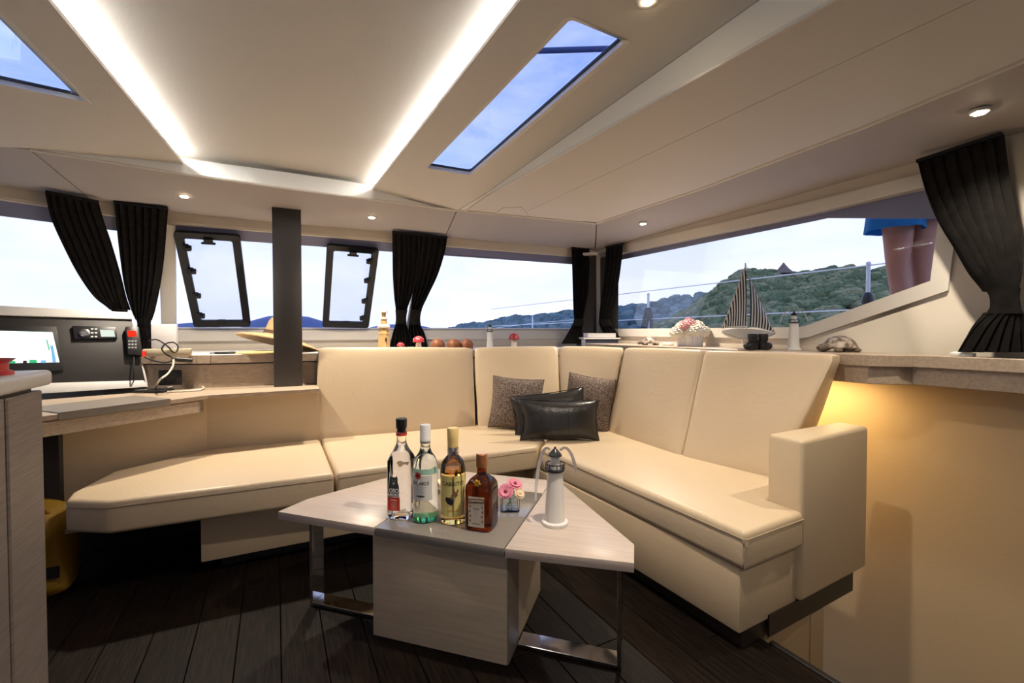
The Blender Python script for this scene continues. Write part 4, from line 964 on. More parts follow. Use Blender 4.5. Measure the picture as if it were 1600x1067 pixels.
for nm, c, up, m1, r in (('gerbera', (-.014, -.012, .062), (-.15, -.8, .6), pinkp, .027), ('gerbera', (.016, .012, .078), (.3, -.35, .9), pinkp, .027), ('gerbera', (.030, -.012, .056), (.5, -.6, .6), palep, .020), ('gerbera', (.004, .022, .060), (-.3, .5, .8), palep, .022)):
    b = MB(); petals(b, c, 14, r, up, .10); petals(b, c, 12, r*.72, up, .28, .002)
    o = b.obj('flower_head', m1, fg); part(o, 'pink flower head' if m1 is pinkp else 'pale flower head')
    u_ = V(up).normalized(); b = MB().ball(V(c)+u_*.004, .0065, (1, 1, 1), 10, 6); b.obj('flower_centre', dkc if m1 is pinkp else palep, o)
    MB().tube(cat_rom([V(c), V(c)*.6+V((0, 0, .012)), V((-c[0]*.5, -c[1]*.5, .008))], 5), .0014, 6).obj('stem', grn, o)

# ---- lighthouse fly fans: one on the table, two on the counter
blade_mat = mat('fan_blade', (.75, .72, .74), .25); blade_mat.node_tree.nodes['Principled BSDF'].inputs['Alpha'].default_value = .6
def fan(loc, label, h, blades, yaw, bw=1.0):
    t = thing('lighthouse_fan', label, 'ornament', loc, yaw); k = h/.25
    def L(p): return [(r*k, z*k) for r, z in p]
    MB().lathe(L([(0, 0), (.042, 0), (.043, .004), (.042, .010), (.037, .012), (.0335, .014), (.0245, .172), (.0, .172)]), 36).obj('tower', whitep, t)
    MB().lathe(L([(0, .172), (.028, .172), (.0315, .176), (.0315, .180), (0, .180)]), 32).obj('gallery', black, t)
    g_ = MB(); g_.tube([V((.0305*k*math.cos(a*PI/12), .0305*k*math.sin(a*PI/12), .197*k)) for a in range(24)], .0022*k, 6, True)
    for a in range(8): g_.tube([V((.0305*k*math.cos(a*PI/4+.2), .0305*k*math.sin(a*PI/4+.2), z*k)) for z in (.178, .197)], .0016*k, 6)
    g_.obj('railing', black, t)
    MB().lathe(L([(0, .180), (.0165, .180), (.0155, .222), (0, .222)]), 24).obj('lantern', whitep, t)
    MB().lathe(L([(.017, .222), (.0225, .222), (.0205, .228), (.008, .243), (.0035, .246), (.003, .251), (0, .252), (0, .222)]), 24).obj('cap', mat('cap_black', (.02, .02, .022), .3) if 'cap_black' not in MATS else MATS['cap_black'], t)
    bl = blade_mat
    for s_, reach, drop in blades:
        b = MB(); pts = []
        n = 14
        for i in range(n+1):
            u = i/n; x = s_*(.016+reach*(1-(1-u)**1.6)); z = .240+.016*math.sin(min(1, u*3)*PI*.5)-drop*u*u
            pts.append((V((x*k, -.010*k*u, z*k)), bw*.0095*k*(1 if u < .9 else .6)))
        rows_ = []
        for i, (p_, w_) in enumerate(pts):
            tg = (pts[min(i+1, n)][0]-pts[max(i-1, 0)][0]).normalized(); wv_ = (V((-tg.z, 0, tg.x))*s_+V((0, -.8, 0))).normalized(); th_ = tg.cross(wv_)*.0008
            rows_.append([p_-wv_*w_, p_+wv_*w_, p_+wv_*w_+th_, p_-wv_*w_+th_])
        for q_, q2 in zip(rows_, rows_[1:]): b.loft(q_, q2, cap=False)
        b.face(rows_[0]); b.face(rows_[-1])
        bmesh.ops.remove_doubles(b.bm, verts=b.bm.verts[:], dist=1e-6)
        part(b.obj('fan_blade', bl, t), 'drooping translucent fan blade')
    return t
p = ZP(867, 818, TZ); p.z = TZ
fan(p, 'white lighthouse shaped table fan with black gallery and drooping clear blades on the coffee table', .236, ((-1, .046, .180), (1, .050, .085)), camyaw(p), .7)
CT = CZ+.0005
def onc(px, y, z=None): p = YP(px, 540, y); p.z = CT if z is None else z; return p
p = onc(765.5, 2.95); fan(p, 'white lighthouse fan on the counter between the brown wooden balls and the red capped mushroom', .95-p.z+depth(p)*11/711, ((-1, .055, .17),), camyaw(p), .4)

# ---- ornaments on the counter
p = onc(600, 2.98); t = thing('wooden_lighthouse', 'carved wooden lighthouse ornament beside the dark middle curtains', 'ornament', p, camyaw(p))
hh = .95-CT+depth(p)*41/711; k = hh/.30
woodl = mat('honey_wood', (.48, .29, .11), .55, c2=(.58, .38, .17), scale=20, stretch=(1, 1, .3)); chalk = mat('chalk_wood', (.78, .70, .60), .6)
L = lambda P: [(r*k, z*k) for r, z in P]
MB().lathe(L([(0, 0), (.052, 0), (.052, .014), (.046, .018), (0, .018)]), 16).obj('plinth', mat('grey_stone', (.30, .31, .30), .7), t)
MB().lathe(L([(0, .018), (.042, .018), (.036, .105), (.038, .108), (.030, .150), (0, .150)]), 8).obj('tower', woodl, t)
part(MB().lathe(L([(0, .150), (.040, .150), (.042, .158), (.036, .166), (.024, .172), (0, .172)]), 24).obj('gallery', chalk, t), 'whitewashed gallery')
MB().lathe(L([(0, .172), (.022, .172), (.018, .205), (0, .205)]), 16).obj('upper_tower', woodl, t)
part(MB().lathe(L([(0, .205), (.023, .205), (.024, .211), (.016, .217), (0, .217)]), 20).obj('upper_gallery', chalk, t), 'whitewashed upper gallery')
MB().lathe(L([(0, .217), (.012, .217), (.015, .250), (0, .250)]), 16).obj('lantern', woodl, t)
part(MB().lathe(L([(0, .250), (.025, .250), (.026, .256), (.018, .262), (.010, .276), (.003, .290), (0, .300)]), 20).obj('roof', chalk, t), 'whitewashed roof')
MB().box(.008*k, .018*k, -.042*k, -.032*k, .062*k, .082*k).obj('window', black, t)

mred = mat('mushroom_red', (.62, .05, .06), .35); 
def mushroom(p, label, r, h, spots=False, m=None):
    t = thing('toy_mushroom', label, 'ornament', p, camyaw(p))
    MB().lathe([(0, 0), (r*.55, 0), (r*.5, h*.25), (r*.42, h*.62), (0, h*.62)], 20).obj('stem', chalk, t)
    c = MB().lathe([(0, h), (r*.35, h*.985), (r*.7, h*.90), (r*.95, h*.74), (r, h*.62), (r*.93, h*.57), (r*.4, h*.60), (0, h*.60)], 24).obj('cap', m or mred, t)
    if spots:
        for a, e in ((-.6, .75), (.5, .85), (0, 1.15), (-1.2, .5), (1.2, .55), (.1, .45)):
            d = V((math.sin(a)*math.cos(e), -math.cos(a)*math.cos(e), 0)); MB().ball(d*r*.98+V((0, 0, h*.62+h*.38*math.sin(e)*.96)), r*.13, (1, 1, .6), 8, 6).obj('spot', wht, c)
    return t
hfor = lambda p, py: .95-p.z+depth(p)*(517-py)/711
p = onc(626, 2.86); mushroom(p, 'smallest red mushroom ornament beside the middle curtains', .024, hfor(p, 534.5))
p = onc(654, 2.87); mushroom(p, 'red spotted mushroom ornament in front of the middle curtains', .037, hfor(p, 524.5), True)
p = onc(803, 2.84); mushroom(p, 'dark red capped mushroom ornament with a white stem on the counter right of the fan', .041, hfor(p, 519.5), False, mat('mushroom_dark', (.40, .045, .055), .3))
brn = mat('coconut_brown', (.22, .075, .03), .5, c2=(.32, .12, .05), scale=30, bump=.2)
for i, (px, lb) in enumerate(((684, 'leftmost of the three brown wooden balls in a row on the counter'), (709, 'middle one of the three brown wooden balls in a row on the counter'), (729, 'rightmost of the three brown wooden balls, nearest the lighthouse fan'))):
    p = onc(px, 2.86); h_ = hfor(p, 528.5); t = thing('wooden_ball', lb, 'ornament', p, group='brown wooden balls on the counter')
    r_b = .0475
    MB().lathe([(0, 0), (.030, .001), (.032, .006), (.030, .010), (0, .010)], 20).obj('foot', brn, t)
    MB().ball((0, 0, h_-r_b), r_b, (1, 1, 1), 24, 16).obj('ball', brn, t)
# books in the corner
bp = onc(936, 2.72, CT)
wb = mat('paper', (.75, .72, .66), .7)
def book(p, label, wdt, d, h, m, yaw, z):
    t = thing('book', label, 'book', V((p.x, p.y, z)), yaw, 'books stacked in the corner')
    MB().box(-wdt/2+.004, wdt/2-.004, -d/2+.004, d/2-.002, .003, h-.003).obj('pages', wb, t)
    b = MB(); b.box(-wdt/2, wdt/2, -d/2, d/2, 0, .003).box(-wdt/2, wdt/2, -d/2, d/2, h-.003, h).box(-wdt/2, wdt/2, -d/2, -d/2+.003, .0, h); b.obj('cover', m, t)
bz_ = CT
for wdt, d, h, m, yw, lb in ((.24, .17, .066, mat('navy_cover', (.035, .045, .085), .5), -.43, 'dark navy book, bottom of the small stack in the window corner'), (.27, .20, .010, whitep, -.45, 'thin wide white book in the middle of the stack in the window corner'), (.21, .15, .033, mat('grey_cover', (.55, .53, .52), .5), -.40, 'pale grey book on top of the stack in the window corner')):
    book(bp, lb, wdt, d, h, m, yw, bz_); bz_ += h+.0005
# turtles
shell = mat('turtle_shell', (.10, .075, .055), .45, c2=(.42, .35, .28), scale=38, detail=2, bump=.4, ramp=(.42, .6)); skin_t = mat('turtle_skin', (.14, .11, .08), .6)
def turtle(p, label, r, yaw):
    t = thing('turtle_figurine', label, 'ornament', p, yaw)
    MB().lathe([(0, r*.22), (r*.85, r*.20), (r, r*.26), (r*.97, r*.34), (r*.86, r*.55), (r*.62, r*.80), (r*.3, r*.93), (0, r*.96)], 24, m=M.Diagonal((1, .8, 1, 1))).obj('shell', shell, t)
    MB().tube(cat_rom([V((-r*.75, 0, r*.3)), V((-r*1.05, 0, r*.30)), V((-r*1.25, 0, r*.26)), V((-r*1.42, 0, r*.18))], 4), [r*.22]*5+[r*.20]*4+[r*.16]*3+[r*.07], 10).obj('head', skin_t, t)
    for sx, sy in ((-.6, -.6), (-.6, .6), (.6, -.6), (.6, .6)):
        MB().ball((sx*r, sy*r*.9, r*.12), r*.22, (1.2, .9, .6), 10, 8).obj('leg', skin_t, t)
    return t
p = XP(1016, 545, 2.10); p.z = LZ; turtle(p, 'small shell turtle ornament on the ledge near the stack of books', depth(p)*13/711*1.05, -.6)
p = XP(1312, 552, 2.13); p.z = LZ; turtle(p, 'larger turtle ornament on the bare end of the oak ledge right of the sofa', .072, -.35)
p = XP(1044, 545, 2.12); p.z = LZ; t = tag(MB().puff([p+V((x, y, z)) for z in (0, .018) for x, y in ((-.02, -.03), (.02, -.03), (.02, .03), (-.02, .03))], .006, 4).obj('soap_bar', wht), 'small white bar lying on the ledge between the turtle and the flowers', 'bar')
# bouquet in a glass
p = XP(1078, 545, 2.13); p.z = LZ; t = thing('bouquet', 'cream and pink bouquet in a short glass on the ledge', 'flowers', p)
MB().lathe([(0, 0), (.052, 0), (.055, .004), (.055, .062), (.052, .062), (.051, .008), (0, .008)], 28, sq=lambda z: 6).obj('glass', mat('frosted_glass', (.78, .78, .78), .35, c2=(.62, .62, .64), scale=60, stretch=(1, 1, .05)), t)
crm = mat('cream_petal', (.86, .81, .68), .6); pnk = mat('rose_petal', (.80, .40, .42), .6)
random.seed(3)
hd = depth(p)/711
for dxp, dyp, r, m, dd_ in ((-19, 20, 13, crm, 0), (-11, 27, 13, crm, .02), (6, 22, 14, crm, -.03), (19, 21, 13, crm, 0), (0, 33, 12, pnk, .03), (-12, 30, 9, pnk, -.03), (14, 29, 12, crm, .03), (-4, 19, 12, crm, -.04), (27, 22, 8, crm, .02), (-26, 21, 7, crm, .02)):
    c = RT*(dxp*hd)+V((0, 0, dyp*hd+.005))+V((FW.x, FW.y, 0))*dd_*.6; r *= hd*.88
    b = MB()
    for k in range(70):
        th = math.acos(1-1.7*(k+.5)/70); ph = k*2.4; n_ = V((math.sin(th)*math.cos(ph), math.sin(th)*math.sin(ph), math.cos(th)))
        s1 = n_.cross(V((0, 0, 1)) if abs(n_.z) < .9 else V((1, 0, 0))).normalized(); s2 = n_.cross(s1)
        cc = c+n_*r*.82; q_ = .27*r
        b.prism([cc+s1*q_, cc+s2*q_*.9+n_*r*.14, cc-s1*q_, cc-s2*q_*.9-n_*r*.1], n_*r*.10)
    b.ball(c, r*.80, (1, 1, .95), 12, 8)
    part(b.obj('flower_head', m, t), 'pink flower head' if m is pnk else 'cream flower head')
gs = MB()
for k in range(9):
    a = k*.7; gs.tube([V((.03*math.cos(a), .03*math.sin(a), .01)), V((-.02*math.cos(a), -.02*math.sin(a), .07)), V((-.03*math.cos(a), -.03*math.sin(a), .11))], .002, 6)
o = gs.obj('stems', grn, t, kind='stuff')
# model sailing boat
p = XP(1168, 545, 2.07); p.z = LZ
sb = thing('model_sailboat', 'model sailing boat with black and white striped sails on the ledge', 'model boat', p, 0)
k = depth(p)/711
ax = RT.copy(); zpx = lambda y: .95+(517.5-y)*k-p.z
def S(px, py, d=0): return ax*((px-1168)*k)+V((0, 0, zpx(py)))+V((FW.x, FW.y, 0)).normalized()*d
hu = MB(); secs = []
for px, hw, dk_, kl in ((1127, .004, 516, 520), (1135, .014, 515, 525), (1150, .024, 513, 530), (1170, .028, 514, 532), (1190, .022, 516, 530), (1203, .011, 518, 526), (1211, .003, 519.5, 522)):
    secs.append([S(px, dk_, -hw), S(px, (dk_*.45+kl*.55), -hw*.85), S(px, kl, 0), S(px, (dk_*.45+kl*.55), hw*.85), S(px, dk_, hw)])
hu.grid(lambda u, v: secs[round(v*6)][round(u*4)], 4, 6)
for r_s in (secs,):
    for i in range(6):
        hu.face([secs[i][0], secs[i][4], secs[i+1][4], secs[i+1][0]])
    hu.face(secs[0]); hu.face(secs[6])
bmesh.ops.remove_doubles(hu.bm, verts=hu.bm.verts[:], dist=1e-6)
hu.obj('hull', wht, sb, smooth=50)
part(MB().tube([S(1128, 520, -.020), S(1150, 528.5, -.026), S(1190, 528.5, -.024), S(1210, 521, -.006)], .0016, 6).obj('waterline', greyp, sb), 'grey stripe on the hull')
part(MB().bar(S(1163, 530), S(1168, 546), .03, .012, up=FW).obj('keel', chalk, sb), 'keel')
MB().box(-.05, .05, -.03, .03, 0, .008).obj('stand', chalk, sb)
MB().tube([S(1166, 516), S(1163, 411.5)], [.004, .0028], 8).obj('mast', chalk, sb)
MB().tube([S(1128, 510.5), S(1166, 510)], .0028, 8).obj('boom', chalk, sb)
def striped(A_, B_, C_, n, par, nm, lab):
    # triangle A top, B-C foot; slanted stripes parallel to the mast side
    sail = thing  # (kept simple: each stripe is a cloth strip of its own)
    first = None
    for i in range(n):
        a, b = i/n, (i+1)/n
        m = blk if i % 2 == 0 else wht
        foot0, foot1 = B_.lerp(C_, a), B_.lerp(C_, b); top0, top1 = B_.lerp(A_, a), B_.lerp(A_, b)
        bow = V((FW.x, FW.y, 0))*.010
        pts0 = [foot0.lerp(top0, s_/6)-bow*math.sin(s_/6*PI)*1.0 for s_ in range(7)]; pts1 = [foot1.lerp(top1, s_/6)-bow*math.sin(s_/6*PI) for s_ in range(7)]
        bq = MB()
        for s_ in range(6):
            P = [pts0[s_], pts1[s_], pts1[s_+1], pts0[s_+1]]
            if (P[0]-P[3]).length < 1e-6: P = P[:3]
            bq.prism(P, V((FW.x, FW.y, 0))*.0012)
        bmesh.ops.remove_doubles(bq.bm, verts=bq.bm.verts[:], dist=1e-7)
        o = bq.obj('sail_stripe', m, par)
        if a == 0: first = o
sl1 = part(MB().tube([S(1128, 512), S(1164, 416)], .0015, 6).obj('mainsail', chalk, sb), 'striped mainsail')
striped(S(1163.5, 414), S(1128, 513), S(1165, 510), 19, sl1, 'stripe', '')
sl2 = part(MB().tube([S(1208, 518), S(1167, 428)], .0012, 6).obj('jib', chalk, sb), 'striped jib')
striped(S(1169, 432), S(1208, 518), S(1171, 509), 17, sl2, 'stripe', '')
MB().tube([S(1211, 519), S(1163.5, 413)], .0008, 5).obj('forestay', greyp, sb)
# binoculars
p = XP(1184, 548, 2.02); p.z = LZ; bi = thing('binoculars', 'black binoculars standing on the ledge in front of the model sailboat', 'binoculars', p)
k = depth(p)/711; ax2 = RT
for s_, nm in ((-1, 'barrel'), (1, 'barrel')):
    c = ax2*(s_*8.2*k)
    MB().lathe([(0, 0), (8.5*k, 0), (8.8*k, .002), (8.8*k, 11*k), (6*k, 12.5*k), (6*k, 13.5*k), (7*k, 15*k), (7.2*k, 23*k), (6.4*k, 25*k), (5*k, 25*k), (4.6*k, 22*k), (0, 22*k)], 24, c=c).obj('barrel', black, bi)
    MB().ball(c+ax2*(s_*7*k)+V((0, 0, 6*k)), 7*k, (1, 1, .85), 14, 10).obj('prism_housing', black, bi)
MB().bar(ax2*(-5*k)+V((0, 0, 12*k)), ax2*(5*k)+V((0, 0, 12*k)), .02, 6*k).obj('bridge', blackm, bi)
p = XP(1240, 548, 2.14); p.z = LZ
fan(p, 'white lighthouse fan on the ledge right of the model sailboat', .95-p.z+depth(p)*31/711, ((-1, .060, .085), (1, .060, .085)), camyaw(p), .35)
# under the right curtain
p = XP(1504, 547, 2.13); p.z = LZ
t = thing('paper_tissue', 'crumpled white tissue on the ledge beside the hem of the right curtain', 'tissue', p)
MB().puff([V((x, y, z)) for z in (0, .014) for x, y in ((-.014, -.03), (.014, -.03), (.014, .03), (-.014, .03))], .004, 6, (0, 0, .004), .006).obj('paper', wht, t)

# ---- yellow bag under the chart table
p = V((-.69, 1.93, .001))
yb = thing('yellow_bag', 'crumpled yellow bag on the dark floor under the chart table', 'bag', (-.775, 2.27, .001))
yl = mat('yellow_cloth', (.34, .19, .012), .55, bump=.5, bscale=18)
MB().puff([V((x*(1-.35*z/.34), y, z)) for z in (0, .30) for x, y in ((-.10, -.10), (.10, -.10), (.10, .10), (-.10, .10))], .04, 10, (.02, .02, .02), .03).obj('bag_body', yl, yb, smooth=70)
MB().tube(cat_rom([V((-.05, -.06, .28)), V((-.03, -.08, .33)), V((.02, -.08, .335)), V((.05, -.06, .28))], 6), .010, 8).obj('handle', yl, yb)
part(MB().bar(V((-.09, -.122, .10)), V((.09, -.122, .10)), .006, .04, up=(0, 0, 1)).obj('strap', black, yb), 'dark strap')

# ================================================================== CURTAINS
def curtain(label, rows, plane, grp=None, nf=9, amp=.022, tie=None, seed=0, post=0.0):
    # rows: (xl, xr, y) in photograph pixels, met with a plane just inside the glass; tie = (row index of the band start, end)
    t = None
    ctrl = [(plane(r[0], r[2]), plane(r[1], r[3] if len(r) > 3 else r[2])) for r in rows]
    nrm = V((FW.x, FW.y, 0)).normalized()
    Lc_, Rc_ = [c[0] for c in ctrl], [c[1] for c in ctrl]
    SUB = 8; Ls, Rs = cat_rom(Lc_, SUB), cat_rom(Rc_, SUB)
    t = thing('curtain', label, 'curtain', (Lc_[0]+Rc_[0])/2, group=grp)
    wmax = max((a-b).length for a, b in ctrl)
    def mk(i0, i1, name, extra=0.0, sm=1.0, m=curt, nu=54):
        b = MB(); n = i1-i0
        rnd = random.Random(seed); ph = [rnd.uniform(0, 6.28) for _ in range(4)]
        def fn(u, v):
            i = i0+round(v*n); a, c = Ls[i], Rs[i]; p = a.lerp(c, u); wd = (a-c).length
            comp = max(.25, min(1, 1.25-wd/wmax))
            am = amp*(0.55+.8*comp)*sm
            f = math.sin(u*2*PI*nf+ph[0]+.8*math.sin(u*5+ph[1])+.25*math.sin(v*3+ph[2]))+.35*math.sin(u*2*PI*nf*1.9+ph[3])
            edge = min(1, u*12, (1-u)*12)
            roundish = math.sqrt(max(0, 1-(2*u-1)**2))*extra
            return p-nrm*(am*f*(.4+.6*edge)+roundish)
        b.grid(fn, nu, n)
        bk_ = b.bm.verts[:]; 
        r = bmesh.ops.solidify(b.bm, geom=b.bm.faces[:], thickness=.003)
        return b.obj(name, m, t, world=True, smooth=60)
    i0, i1 = tie[0]*SUB, tie[1]*SUB
    mk(0, i0, 'drape', .0); 
    mk(i1, len(Ls)-1, 'skirt', .012, 1.0)
    # band: a closed tube of cloth around the gather
    b = MB(); n = 6
    def fb(u, v):
        i = i0-1+round(v*(i1-i0+2)); i = min(i, len(Ls)-1); a, c = Ls[i], Rs[i]; an = u*2*PI; ce_ = (a+c)/2; hw = (a-c)/2
        return ce_+hw*(math.cos(an)*1.06)-nrm*(math.sin(an)*min(.035, hw.length*.8)+.006)
    b.grid(fb, 24, i1-i0+2, closed=True)
    bmesh.ops.solidify(b.bm, geom=b.bm.faces[:], thickness=.002)
    b.obj('tie_band', curt, t, world=True, smooth=60)
    MB().bar(Lc_[0]+V((0, 0, .004)), Rc_[0]+V((0, 0, .004)), .018, .012).obj('rail', blackm, t, world=True)
    return t
OFF = -.05
def bent(n, OFF=OFF):
    nh = V((n.x, n.y, 0)).normalized(); d0 = V((*Bt[1], 0)).dot(nh)-.085      # hangs straight in front of the sill
    def f(x, y):
        p = PL(x, y, PM+n*OFF, n)
        return p if p.dot(nh)-CAM.dot(nh)*0 < d0 else PL(x, y, nh*d0, nh)
    return f
fl_p = bent(nLf); fg_p = bent(nM); fg_q = bent(nM, -.085); rw_p = lambda x, y: RW(x, y, -.075)
curtain('leftmost dark curtain, swept right and gathered above the console', [(71, 154, 301, 317), (80, 163, 340, 347), (100, 176, 385), (124, 188, 430), (150, 195, 465), (176, 199, 484), (182, 199, 494), (180, 204, 512), (178, 208, 540)], fl_p, nf=7, tie=(5, 6), seed=1)
curtain('dark curtain left of the first window hatch, gathered above the white box', [(178, 262, 317, 326), (182, 260, 350), (188, 256, 400), (196, 249, 450), (207, 241, 485), (216, 236, 500), (217, 236, 512), (214, 240, 530), (212, 240, 552)], fg_q, nf=7, tie=(5, 6), seed=2)
curtain('left curtain of the pair between the hatch and the right front window', [(613, 656, 363, 367.5), (613.5, 657, 395), (614, 653, 430), (616, 644, 462), (619, 636, 487), (619, 635, 504), (614, 640, 520), (608, 645, 545)], fg_p, nf=5, tie=(4, 5), seed=3)
curtain('right curtain of the pair beside the right front window, swept left', [(655, 699, 367.5, 372), (653, 695, 395), (649, 684, 430), (645, 669, 462), (642, 658, 487), (640, 657, 506), (638, 664, 522), (636, 669, 545)], fg_p, nf=5, tie=(4, 5), seed=4)
cnr = lambda x, y: YP(x, y, 2.93)
curtain('narrow dark curtain at the corner post, at the end of the front window', [(893, 921, 388, 389.5), (894, 921, 420), (895, 919, 455), (896, 914, 485), (897, 911, 500), (894, 911, 508), (886, 910, 522), (877, 911, 537)], cnr, nf=4, amp=.012, tie=(4, 5), seed=5)
rws = lambda x, y: RW(x, y, -.06)
curtain('narrow dark curtain at the start of the starboard window, beside the corner post', [(947, 974, 387.5, 381.5), (945, 970, 420), (941, 964, 455), (937, 955, 485), (936, 952, 500), (937, 956, 508), (942, 965, 520), (944, 970, 531)], rws, nf=4, amp=.012, tie=(4, 5), seed=6)
curtain('large dark curtain at the far right, gathered low on the starboard wall', [(1433, 1566, 254, 211), (1446, 1573, 300, 270), (1466, 1583, 345, 330), (1492, 1591, 385), (1517, 1592, 425), (1543, 1586, 455), (1548, 1587, 475), (1543, 1590, 488), (1520, 1606, 512), (1495, 1622, 550)], rw_p, nf=7, amp=.018, tie=(5, 7), seed=7)
# slope the top of the large curtain with the wall head: (rail follows the soffit)

# ================================================================== WINDOW HATCHES
def hatch(label, cs, hside):
    P = [FG(x, y, -.012) for x, y in cs]     # tl, tr, br, bl
    c = sum(P, V())/4; t = thing('window_hatch', label, 'window hatch', c)
    ex = ((P[1]-P[0])+(P[2]-P[3])).normalized(); ey = nM.cross(ex).normalized()
    if ey.z < 0: ey = -ey
    W_ = ((P[1]-P[0]).length+(P[2]-P[3]).length)/2; H_ = ((P[0]-P[3]).length+(P[1]-P[2]).length)/2
    mw = M.Translation(c-V(t.location)) @ M((ex, ey, -nM)).transposed().to_4x4()   # local z towards the saloon
    bw = .042
    def rr(w_, h_, r, n=5):
        out = []
        for cx, cy, a0 in ((w_/2-r, h_/2-r, 0), (-w_/2+r, h_/2-r, 90), (-w_/2+r, -h_/2+r, 180), (w_/2-r, -h_/2+r, 270)):
            for k_ in range(n+1): a = math.radians(a0+90*k_/n); out.append((cx+r*math.cos(a), cy+r*math.sin(a)))
        return out
    o_, i_ = rr(W_, H_, .02), rr(W_-2*bw, H_-2*bw, .012)
    b = MB(); n = len(o_)
    for j in range(n):
        j2 = (j+1) % n
        b.loft([mw @ V((*o_[j], 0)), mw @ V((*o_[j2], 0)), mw @ V((*i_[j2], 0)), mw @ V((*i_[j], 0))], [mw @ V((*o_[j], .026)), mw @ V((*o_[j2], .026)), mw @ V((*i_[j2], .018)), mw @ V((*i_[j], .018))])
    bmesh.ops.remove_doubles(b.bm, verts=b.bm.verts[:], dist=1e-6)
    b.obj('frame', blackm, t, smooth=25)
    MB().prism([mw @ V((x, y, .004)) for x, y in i_], mw.to_3x3() @ V((0, 0, .004))).obj('pane', glass('hatch_glass', (.90, .92, .96), refl=.5) if 'hatch_glass' not in MATS else MATS['hatch_glass'], t, smooth=0)
    for k_ in (.36, .13, -.13, -.36):
        x = hside*(W_/2-bw-.004); y = k_*H_
        b = MB().box(x-.014, x+.014, y-.020, y+.020, .014, .034, mw); b.box(x-.014-hside*.012, x+.014-hside*.012, y-.012, y+.012, .014, .044, mw); b.bevel(.003, 1).obj('catch', blackm, t)
    for sy in (1, -1):
        y = sy*(H_/2-bw-.002); b = MB().box(-.022, .022, y-.014, y+.014, .014, .036, mw); b.box(-.035, .035, y-sy*.012-.005, y-sy*.012+.005, .024, .040, mw); b.bevel(.003, 1).obj('latch', blackm, t)
    return t
hatch('black framed window hatch left of the charcoal post', ((276, 358), (381, 367), (387, 506), (300, 508)), -1)
hatch('black framed window hatch right of the charcoal post', ((509, 379), (591, 387), (576, 509), (505, 508)), 1)

# ================================================================== OUTSIDE
sea = MB().prism([V((-900, -300, -2.6)), V((900, -300, -2.6)), V((2200, 2600, -2.6)), V((-2200, 2600, -2.6))], (0, 0, -.5)).obj('sea', mat('sea_water', (.10, .16, .20), .12, bump=.5, bscale=2), kind='structure', smooth=0)
dm = mat('deck_white', (.70, .70, .70), .5)
MB().prism([V((2.42, -1.5, .70)), V((3.35, -1.5, .70)), V((3.35, 7.0, .70)), V((2.42, 7.0, .70))], (0, 0, .085)).obj('side_deck', dm, kind='structure', smooth=0)
MB().prism([V((-3.0, 3.75, .58)), V((2.40, 3.72, .58)), V((2.40, 7.0, .58)), V((-3.0, 7.0, .58))], (0, 0, .06)).obj('fore_deck', dm, kind='structure', smooth=0)
dc = mat('deck_cover_blue', (.10, .16, .38), .7)
for i, (x0, x1, yt, lb) in enumerate(((240, 360, 504, 'blue covered deck cushion outside the windscreen below the left hatch'), (376, 520, 492, 'blue covered deck cushion outside the windscreen behind the charcoal post'), (556, 690, 506, 'blue covered deck cushion outside the windscreen behind the wooden lighthouse'))):
    yy = 4.4; a, b = YP(x0, 515, yy), YP(x1, 515, yy); top = YP((x0+x1)/2, yt, yy).z
    c = (a+b)/2; wd = (b-a).length/2; t = thing('deck_cushion', lb, 'cushion', V((c.x, yy, .64)), group='deck cushions outside')
    h_ = top-.64
    MB().lathe([(0, 0), (.98, 0), (1.0, .5), (.94, .74), (.72, .88), (.4, .97), (0, 1)], 32, m=M.Diagonal((wd*1.1, .35, h_, 1))).obj('cover', dc, t)
    part(MB().tube([V((wd*1.08*math.cos(a_*PI/16), .345*math.sin(a_*PI/16), h_*.55)) for a_ in range(32)], .008, 6, True).obj('piping', dc, t), 'piped edge')
# lifelines and stanchions
XR = 3.15
def stanchion(x, y, zt_, lb):
    t = thing('stanchion', lb, 'stanchion', V((x, y, .785)), group=None)
    MB().tube([V((0, 0, 0)), V((0, 0, zt_-.785))], [.013, .011], 10).obj('post', mat('alloy', (.75, .77, .82), .35) if 'alloy' not in MATS else MATS['alloy'], t)
    MB().lathe([(0, 0), (.035, 0), (.03, .03), (.018, .05), (0, .05)], 12).obj('base', black, t)
    MB().ball((0, 0, zt_-.785), .014, (1, 1, 1), 8, 6).obj('cap', MATS['alloy'], t)
    return t
s1p, s2p = XP(1357, 412, XR), XP(1013, 460, XR)
t = stanchion(XR, s1p.y, s1p.z, 'white stanchion outside the right window, just left of the standing person')
zb_ = XP(1357, 470, XR).z
b = MB().lathe([(0, 0), (.030, 0), (.034, .02), (.028, .05), (.016, .07), (0, .07)], 14, c=(0, 0, zb_-.785-.02)).obj('line_fitting', black, t)
t = stanchion(XR, s2p.y, s2p.z, 'white stanchion outside the right window, beside the corner curtains')
z2 = XP(1013, 490, XR).z
ro = MB()
for k in range(6): ro.tube(cat_rom([V((.02*math.cos(k), .02*math.sin(k), z2-.785+.05)), V((.05*math.cos(k), .07*math.sin(k*1.3), z2-.785-.06)), V((.04*math.cos(k+.4), .09*math.sin(k), z2-.785-.20))], 4), .012, 6)
part(ro.obj('rope_coil', mat('rope_dark', (.03, .035, .05), .9), t), 'dark rope hung over the post')
wire = mat('wire_pale', (.85, .87, .9), .4)
